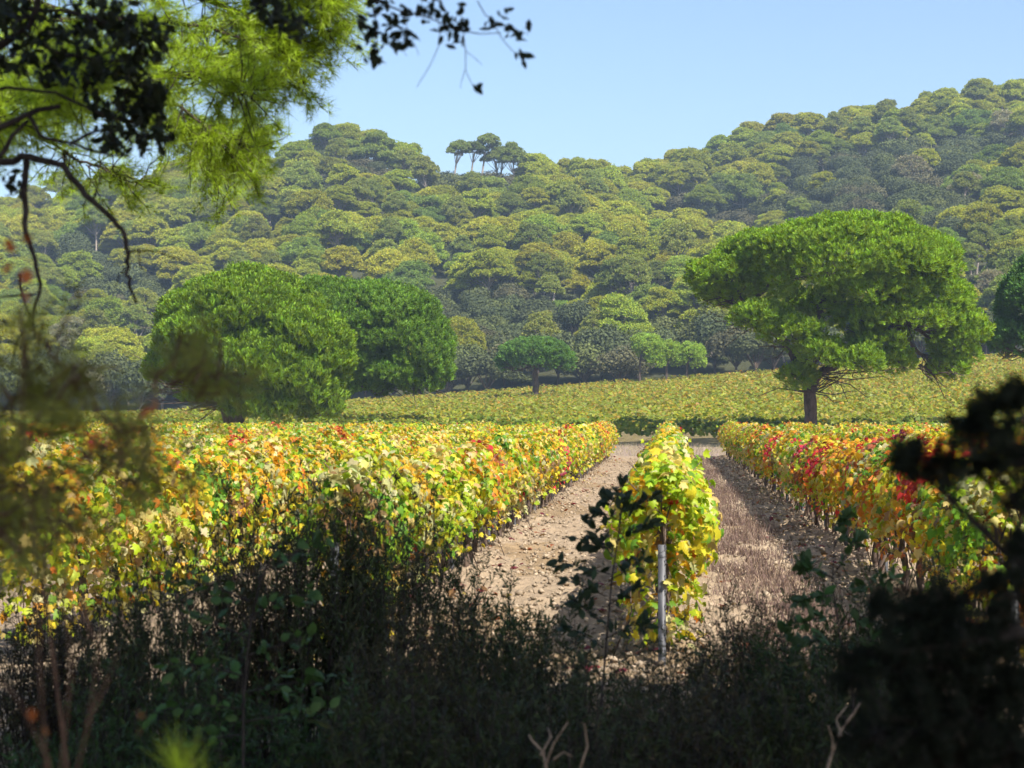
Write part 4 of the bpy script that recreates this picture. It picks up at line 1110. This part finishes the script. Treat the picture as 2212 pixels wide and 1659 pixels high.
# dark juniper on the right, out of focus
jn = thing('juniper_bush', 'black out of focus conifer filling the lower right corner', 'shrub', (at(2190, 1300, 2.5)[0] + .12, 2.5, 0))
bs = np.array(jn.location); r_ = np.random.default_rng(71); g, gn = Geo(), Geo()
trunk = np.array([bs * 1.0, bs + [.02, 0, .5], bs + [.0, .02, 1.1], bs + [.01, 0, 1.6], at(2190, 850, 2.5)]); g.tube(trunk - bs, [.02, .018, .014, .01, .004], 6)
J = [(1950, 985, 40), (1985, 1000, 45), (2030, 1010, 50), (2100, 930, 60), (2130, 880, 45), (2175, 860, 40), (2210, 850, 40), (2170, 960, 70), (2210, 1000, 70), (2110, 1010, 50), (2205, 1090, 34), (2208, 1180, 34), (2130, 1260, 34), (2190, 1280, 80), (2050, 1330, 80), (1960, 1330, 70),
     (1900, 1310, 34), (2150, 1380, 90), (2060, 1430, 100), (1950, 1440, 90), (2190, 1480, 90), (2100, 1540, 110), (1990, 1560, 110), (1900, 1590, 90), (2190, 1620, 90), (1850, 1450, 60), (2050, 1640, 110)]
P, D = [], []
for (x, y, rr2) in J:
    for _ in range(int(rr2 * .45)):
        th = r_.uniform(0, 6.28); q = math.sqrt(r_.random()) * rr2
        p = at(x + math.cos(th) * q, y + math.sin(th) * q, 2.5 + r_.normal() * .09); a = trunk[np.argmin(np.abs(trunk[:, 2] - p[2] + .15))]
        c = at(x, y, 2.5)
        g.tube([a - bs if r_.random() < .05 else c - bs, (c + p) / 2 - bs, p - bs], [.0018, .0014, .0008], 3)
        for f in (.5, .75, 1.0):
            P.append(c + (p - c) * f - bs); D.append((p - c) + r_.normal(size=3) * .01 + [0, 0, .01])
for (x, y, rr2) in J:
    c = at(x, y, 2.5); a = trunk[np.argmin(np.abs(trunk[:, 2] - c[2] + .2))]; g.tube([a - bs, (a + c) / 2 - bs + [0, 0, -.02], c - bs], [.006, .004, .002], 4)
g.build('trunk', M_twig, jn)
needle_tuft(gn, np.array(P), np.array(D), .017, 24, np.array((.012, .016, .010)), r_, .75, .0019)
gn.build('foliage', M_oak, jn)['kind'] = 'stuff'

# ---- oak over the camera: its limbs hang in at the top left, its crown shades the shrubs
ok_ = thing('oak_tree', 'oak whose dark limbs and leaves hang over the top left corner', 'tree', (-2.9, 2.2, 0))
bs = np.array(ok_.location)
g = Geo(); g.tube([(0, 0, -.2), (.1, -.1, 1.2), (0, -.2, 2.4), (.3, -.4, 3.8), (.8, -.6, 5.2), (1.6, -.6, 6.4)], [.22, .19, .17, .15, .11, .06], 10)
for e in ((3.5, -.5, 6.2), (5.5, -1, 6.6), (.5, -2.5, 6.0), (-2, 0, 5.8), (3, 1, 6.8), (4.5, -2.5, 6.4)):
    a = np.array((.5, -.5, 4.4)); e = np.array(e, float); g.tube([a, (a + e) / 2 + [0, 0, .5], e], [.10, .07, .02], 6)
g.build('trunk', M_bark, ok_, smooth=True)
LIMBS = [([(-330, 470), (-150, 400), (-40, 362), (25, 345), (60, 338), (130, 362), (190, 425), (235, 470), (268, 492), (274, 545), (272, 590), (284, 625), (297, 655)], .0105, .003), ([(58, 342), (50, 420), (58, 500), (72, 560), (80, 620), (68, 690), (76, 730)], .0075, .0025),
         ([(72, 640), (30, 640), (-10, 650)], .003, .0015), ([(36, 590), (44, 630), (64, 690), (38, 740), (28, 790)], .003, .0018), ([(-300, 430), (-60, 300), (30, 260), (70, 240), (135, 226)], .009, .005), ([(60, 252), (95, 295), (150, 310), (210, 330), (280, 340)], .005, .002),
         ([(-320, 380), (-50, 130), (20, 90), (70, 40), (95, -30)], .012, .007), ([(50, 70), (120, 110), (200, 130), (300, 140)], .006, .0025), ([(-300, 420), (-60, 390), (10, 330), (30, 290), (60, 260)], .007, .004), ([(272, 545), (300, 542), (330, 541), (365, 552), (392, 562)], .003, .001),
         ([(300, 545), (308, 575), (312, 590)], .0018, .001), ([(271, 575), (255, 600), (245, 620)], .0018, .001), ([(150, 310), (200, 290), (260, 285), (320, 300)], .004, .002), ([(200, 425), (215, 390), (225, 350)], .0025, .001), ([(-200, 300), (0, 190), (120, 200), (230, 250), (300, 270)], .005, .002), ([(-250, 250), (0, 20), (160, 20), (260, 60)], .006, .002)]
OAKL = leaf_meshes(OAK_LEAF, (.022, .030, .016), 6, M_bush, 6, 1.5)
for ch, ra, rb in LIMBS:
    Q = path_px(ch, 4.8, .004); tt = np.linspace(0, len(Q) - 1, len(Q) * 3); Q = np.stack([np.interp(tt, np.arange(len(Q)), Q[:, a]) for a in range(3)], -1); Q[1:] += rf.normal(size=(len(Q) - 1, 3)) * ra * .25
    g = Geo(); g.tube(Q - bs, np.linspace(ra, rb, len(Q)) * 1.35, 7); g.build('branch', M_twig, ok_, smooth=True)
MASS = [(60, 40, 60), (130, 80, 55), (200, 50, 60), (270, 40, 55), (240, 110, 65), (310, 120, 45), (290, 190, 60), (330, 230, 38), (310, 280, 48), (260, 240, 40), (120, 150, 40), (30, 120, 40), (190, 170, 45), (345, 190, 28), (340, 60, 30), (240, 300, 28), (20, 20, 50), (600, 30, 32), (635, 60, 26), (570, 10, 30), (20, 400, 18), (350, 290, 20)]
gl, gt2 = Geo(), Geo(); P, D = [], []
for (x, y, q) in MASS:
    c = at(x, y, 4.8)
    for _ in range(int(q * .34)):
        th = rf.uniform(0, 6.28); f = math.sqrt(rf.random()) * q; p = at(x + math.cos(th) * f, y + math.sin(th) * f, 4.8 + rf.normal() * .12)
        gt2.tube([c - bs, (c + p) / 2 - bs + [0, 0, .01], p - bs], [.002, .0014, .0008], 3)
        for _ in range(4): P.append(p - bs + rf.normal(size=3) * .014); D.append(rf.normal(size=3) * .8 + [0, 0, -.5])
P, D = np.array(P), np.array(D); k = len(P)
gl.leaves(OAK_LEAF, P, frames(rf.normal(size=(k, 3)), D), .036 * (.7 + .6 * rf.random(k)), np.array((.022, .030, .016)) * (.6 + .8 * rf.random((k, 1))))
b = gt2.build('twigs', M_twig, ok_); b['kind'] = 'stuff'; gl.build('foliage', M_bush, b)['kind'] = 'stuff'
# hanging twig against the sky, each leaf its own piece
HT = [([(480, -160), (700, -40), (800, 0), (870, 25), (930, 40), (985, 62), (1040, 72), (1085, 70)], .004, .0012), ([(800, 0), (815, 50), (812, 100), (815, 140)], .002, .001), ([(870, 25), (880, 60), (865, 100), (880, 120)], .0016, .0008), ([(948, 50), (948, 95), (930, 140), (900, 188)], .0014, .0008),
      ([(1000, 65), (1006, 110), (1002, 150), (1018, 180), (1034, 190)], .0014, .0008), ([(1006, 110), (1025, 125), (1040, 138)], .001, .0006), ([(1002, 150), (998, 175), (990, 192)], .001, .0006), ([(1035, 0), (1048, 30), (1060, 40), (1110, 60), (1140, 72)], .0016, .0008), ([(1060, 40), (1085, 85), (1110, 110), (1130, 122)], .0014, .0007), ([(890, 80), (900, 105), (903, 120)], .001, .0006), ([(940, -40), (955, 10), (975, 45)], .002, .001)]
hb = None; g = Geo()
for ch, ra, rb in HT:
    g.tube(path_px(ch, 4.5, .002) - bs, np.linspace(ra, rb, len(ch)), 5)
hb = g.build('branch', M_twig, ok_)
spots = []
for (x, y, q, n) in [(810, 30, 34, 22), (830, 80, 30, 18), (812, 125, 16, 9), (800, 70, 20, 8), (860, 105, 16, 7), (870, 40, 26, 14), (880, 85, 14, 5), (910, 25, 24, 10), (955, 50, 26, 16), (985, 75, 22, 12), (940, 20, 22, 10), (1000, 50, 14, 5), (1062, 48, 16, 8), (1085, 35, 10, 4), (1110, 65, 22, 10), (1135, 62, 8, 3), (1128, 122, 13, 9), (1034, 192, 5, 3), (975, 97, 5, 1), (780, 60, 18, 6), (1000, 15, 10, 3)]:
    for _ in range(n): spots.append((x + rf.normal() * q * .55, y + rf.normal() * q * .55))
P = np.array([at(x, y, 4.5 + rf.normal() * .05) for x, y in spots]) - bs; k = len(P)
leaf_objs(OAKL, hb, P, frames(rf.normal(size=(k, 3)) + [0, -.8, 0], rf.normal(size=(k, 3)) * .6 + [.2, 0, -.7]), .033 * (.7 + .5 * rf.random(k)), rf)
# crown above and behind the camera
def canopy(parent, c, rad, n, leaf, seed, col=(.03, .04, .018)):
    r = np.random.default_rng(seed); g = Geo(); base = np.array(parent.location)
    d = unit(r.normal(size=(n, 3))) * (r.random((n, 1)) ** .4) * rad + c
    g.leaves(CLUMP, d - base, frames(r.normal(size=(n, 3)) + [0, 0, .5]), leaf * (.6 + .8 * r.random(n)), np.array(col) * (.6 + .8 * r.random((n, 1))))
    g.build('crown', M_oak, parent)['kind'] = 'stuff'
canopy(ok_, np.array([-1.4, -.4, 6.7]), np.array([5.0, 4.2, 2.0]), 7500, .32, 81)
o2 = thing('oak_tree', 'leafy oak overhanging the viewpoint from the right, above the picture', 'tree', (6.3, 1.8, 0))
g = Geo(); g.tube([(0, 0, -.2), (0, .1, 1.5), (-.1, .1, 3), (-.5, .2, 4.6), (-1.4, .3, 6.2), (-2.8, .4, 7.4)], [.26, .22, .2, .16, .11, .04], 9); g.build('trunk', M_bark, o2, smooth=True)
canopy(o2, np.array([3.3, 2.3, 7.6]), np.array([3.7, 3.7, 1.7]), 15000, .32, 82)

# ------------------------------------------------------------------ haze: one closed box of thin air round everything
g = Geo()
x0, x1, y0, y1, z0, z1 = -915, 915, -160, 915, -4.0, 112.0
V = np.array([(x, y, z) for x in (x0, x1) for y in (y0, y1) for z in (z0, z1)])
T = [(0, 1, 3), (0, 3, 2), (4, 6, 7), (4, 7, 5), (0, 4, 5), (0, 5, 1), (2, 3, 7), (2, 7, 6), (0, 2, 6), (0, 6, 4), (1, 5, 7), (1, 7, 3)]
g.add(V, T)
m, nt, N, L = new_mat('haze')
out = N.new('ShaderNodeOutputMaterial'); pv = N.new('ShaderNodeVolumePrincipled')
pv.inputs['Color'].default_value = (0.56, 0.76, 1.0, 1)
pv.inputs['Density'].default_value = 0.00031
pv.inputs['Anisotropy'].default_value = 0.0
L.new(pv.outputs[0], out.inputs['Volume'])
tag(g.build('haze', m), 'thin bluish haze over the valley and hill', 'haze', kind='stuff')
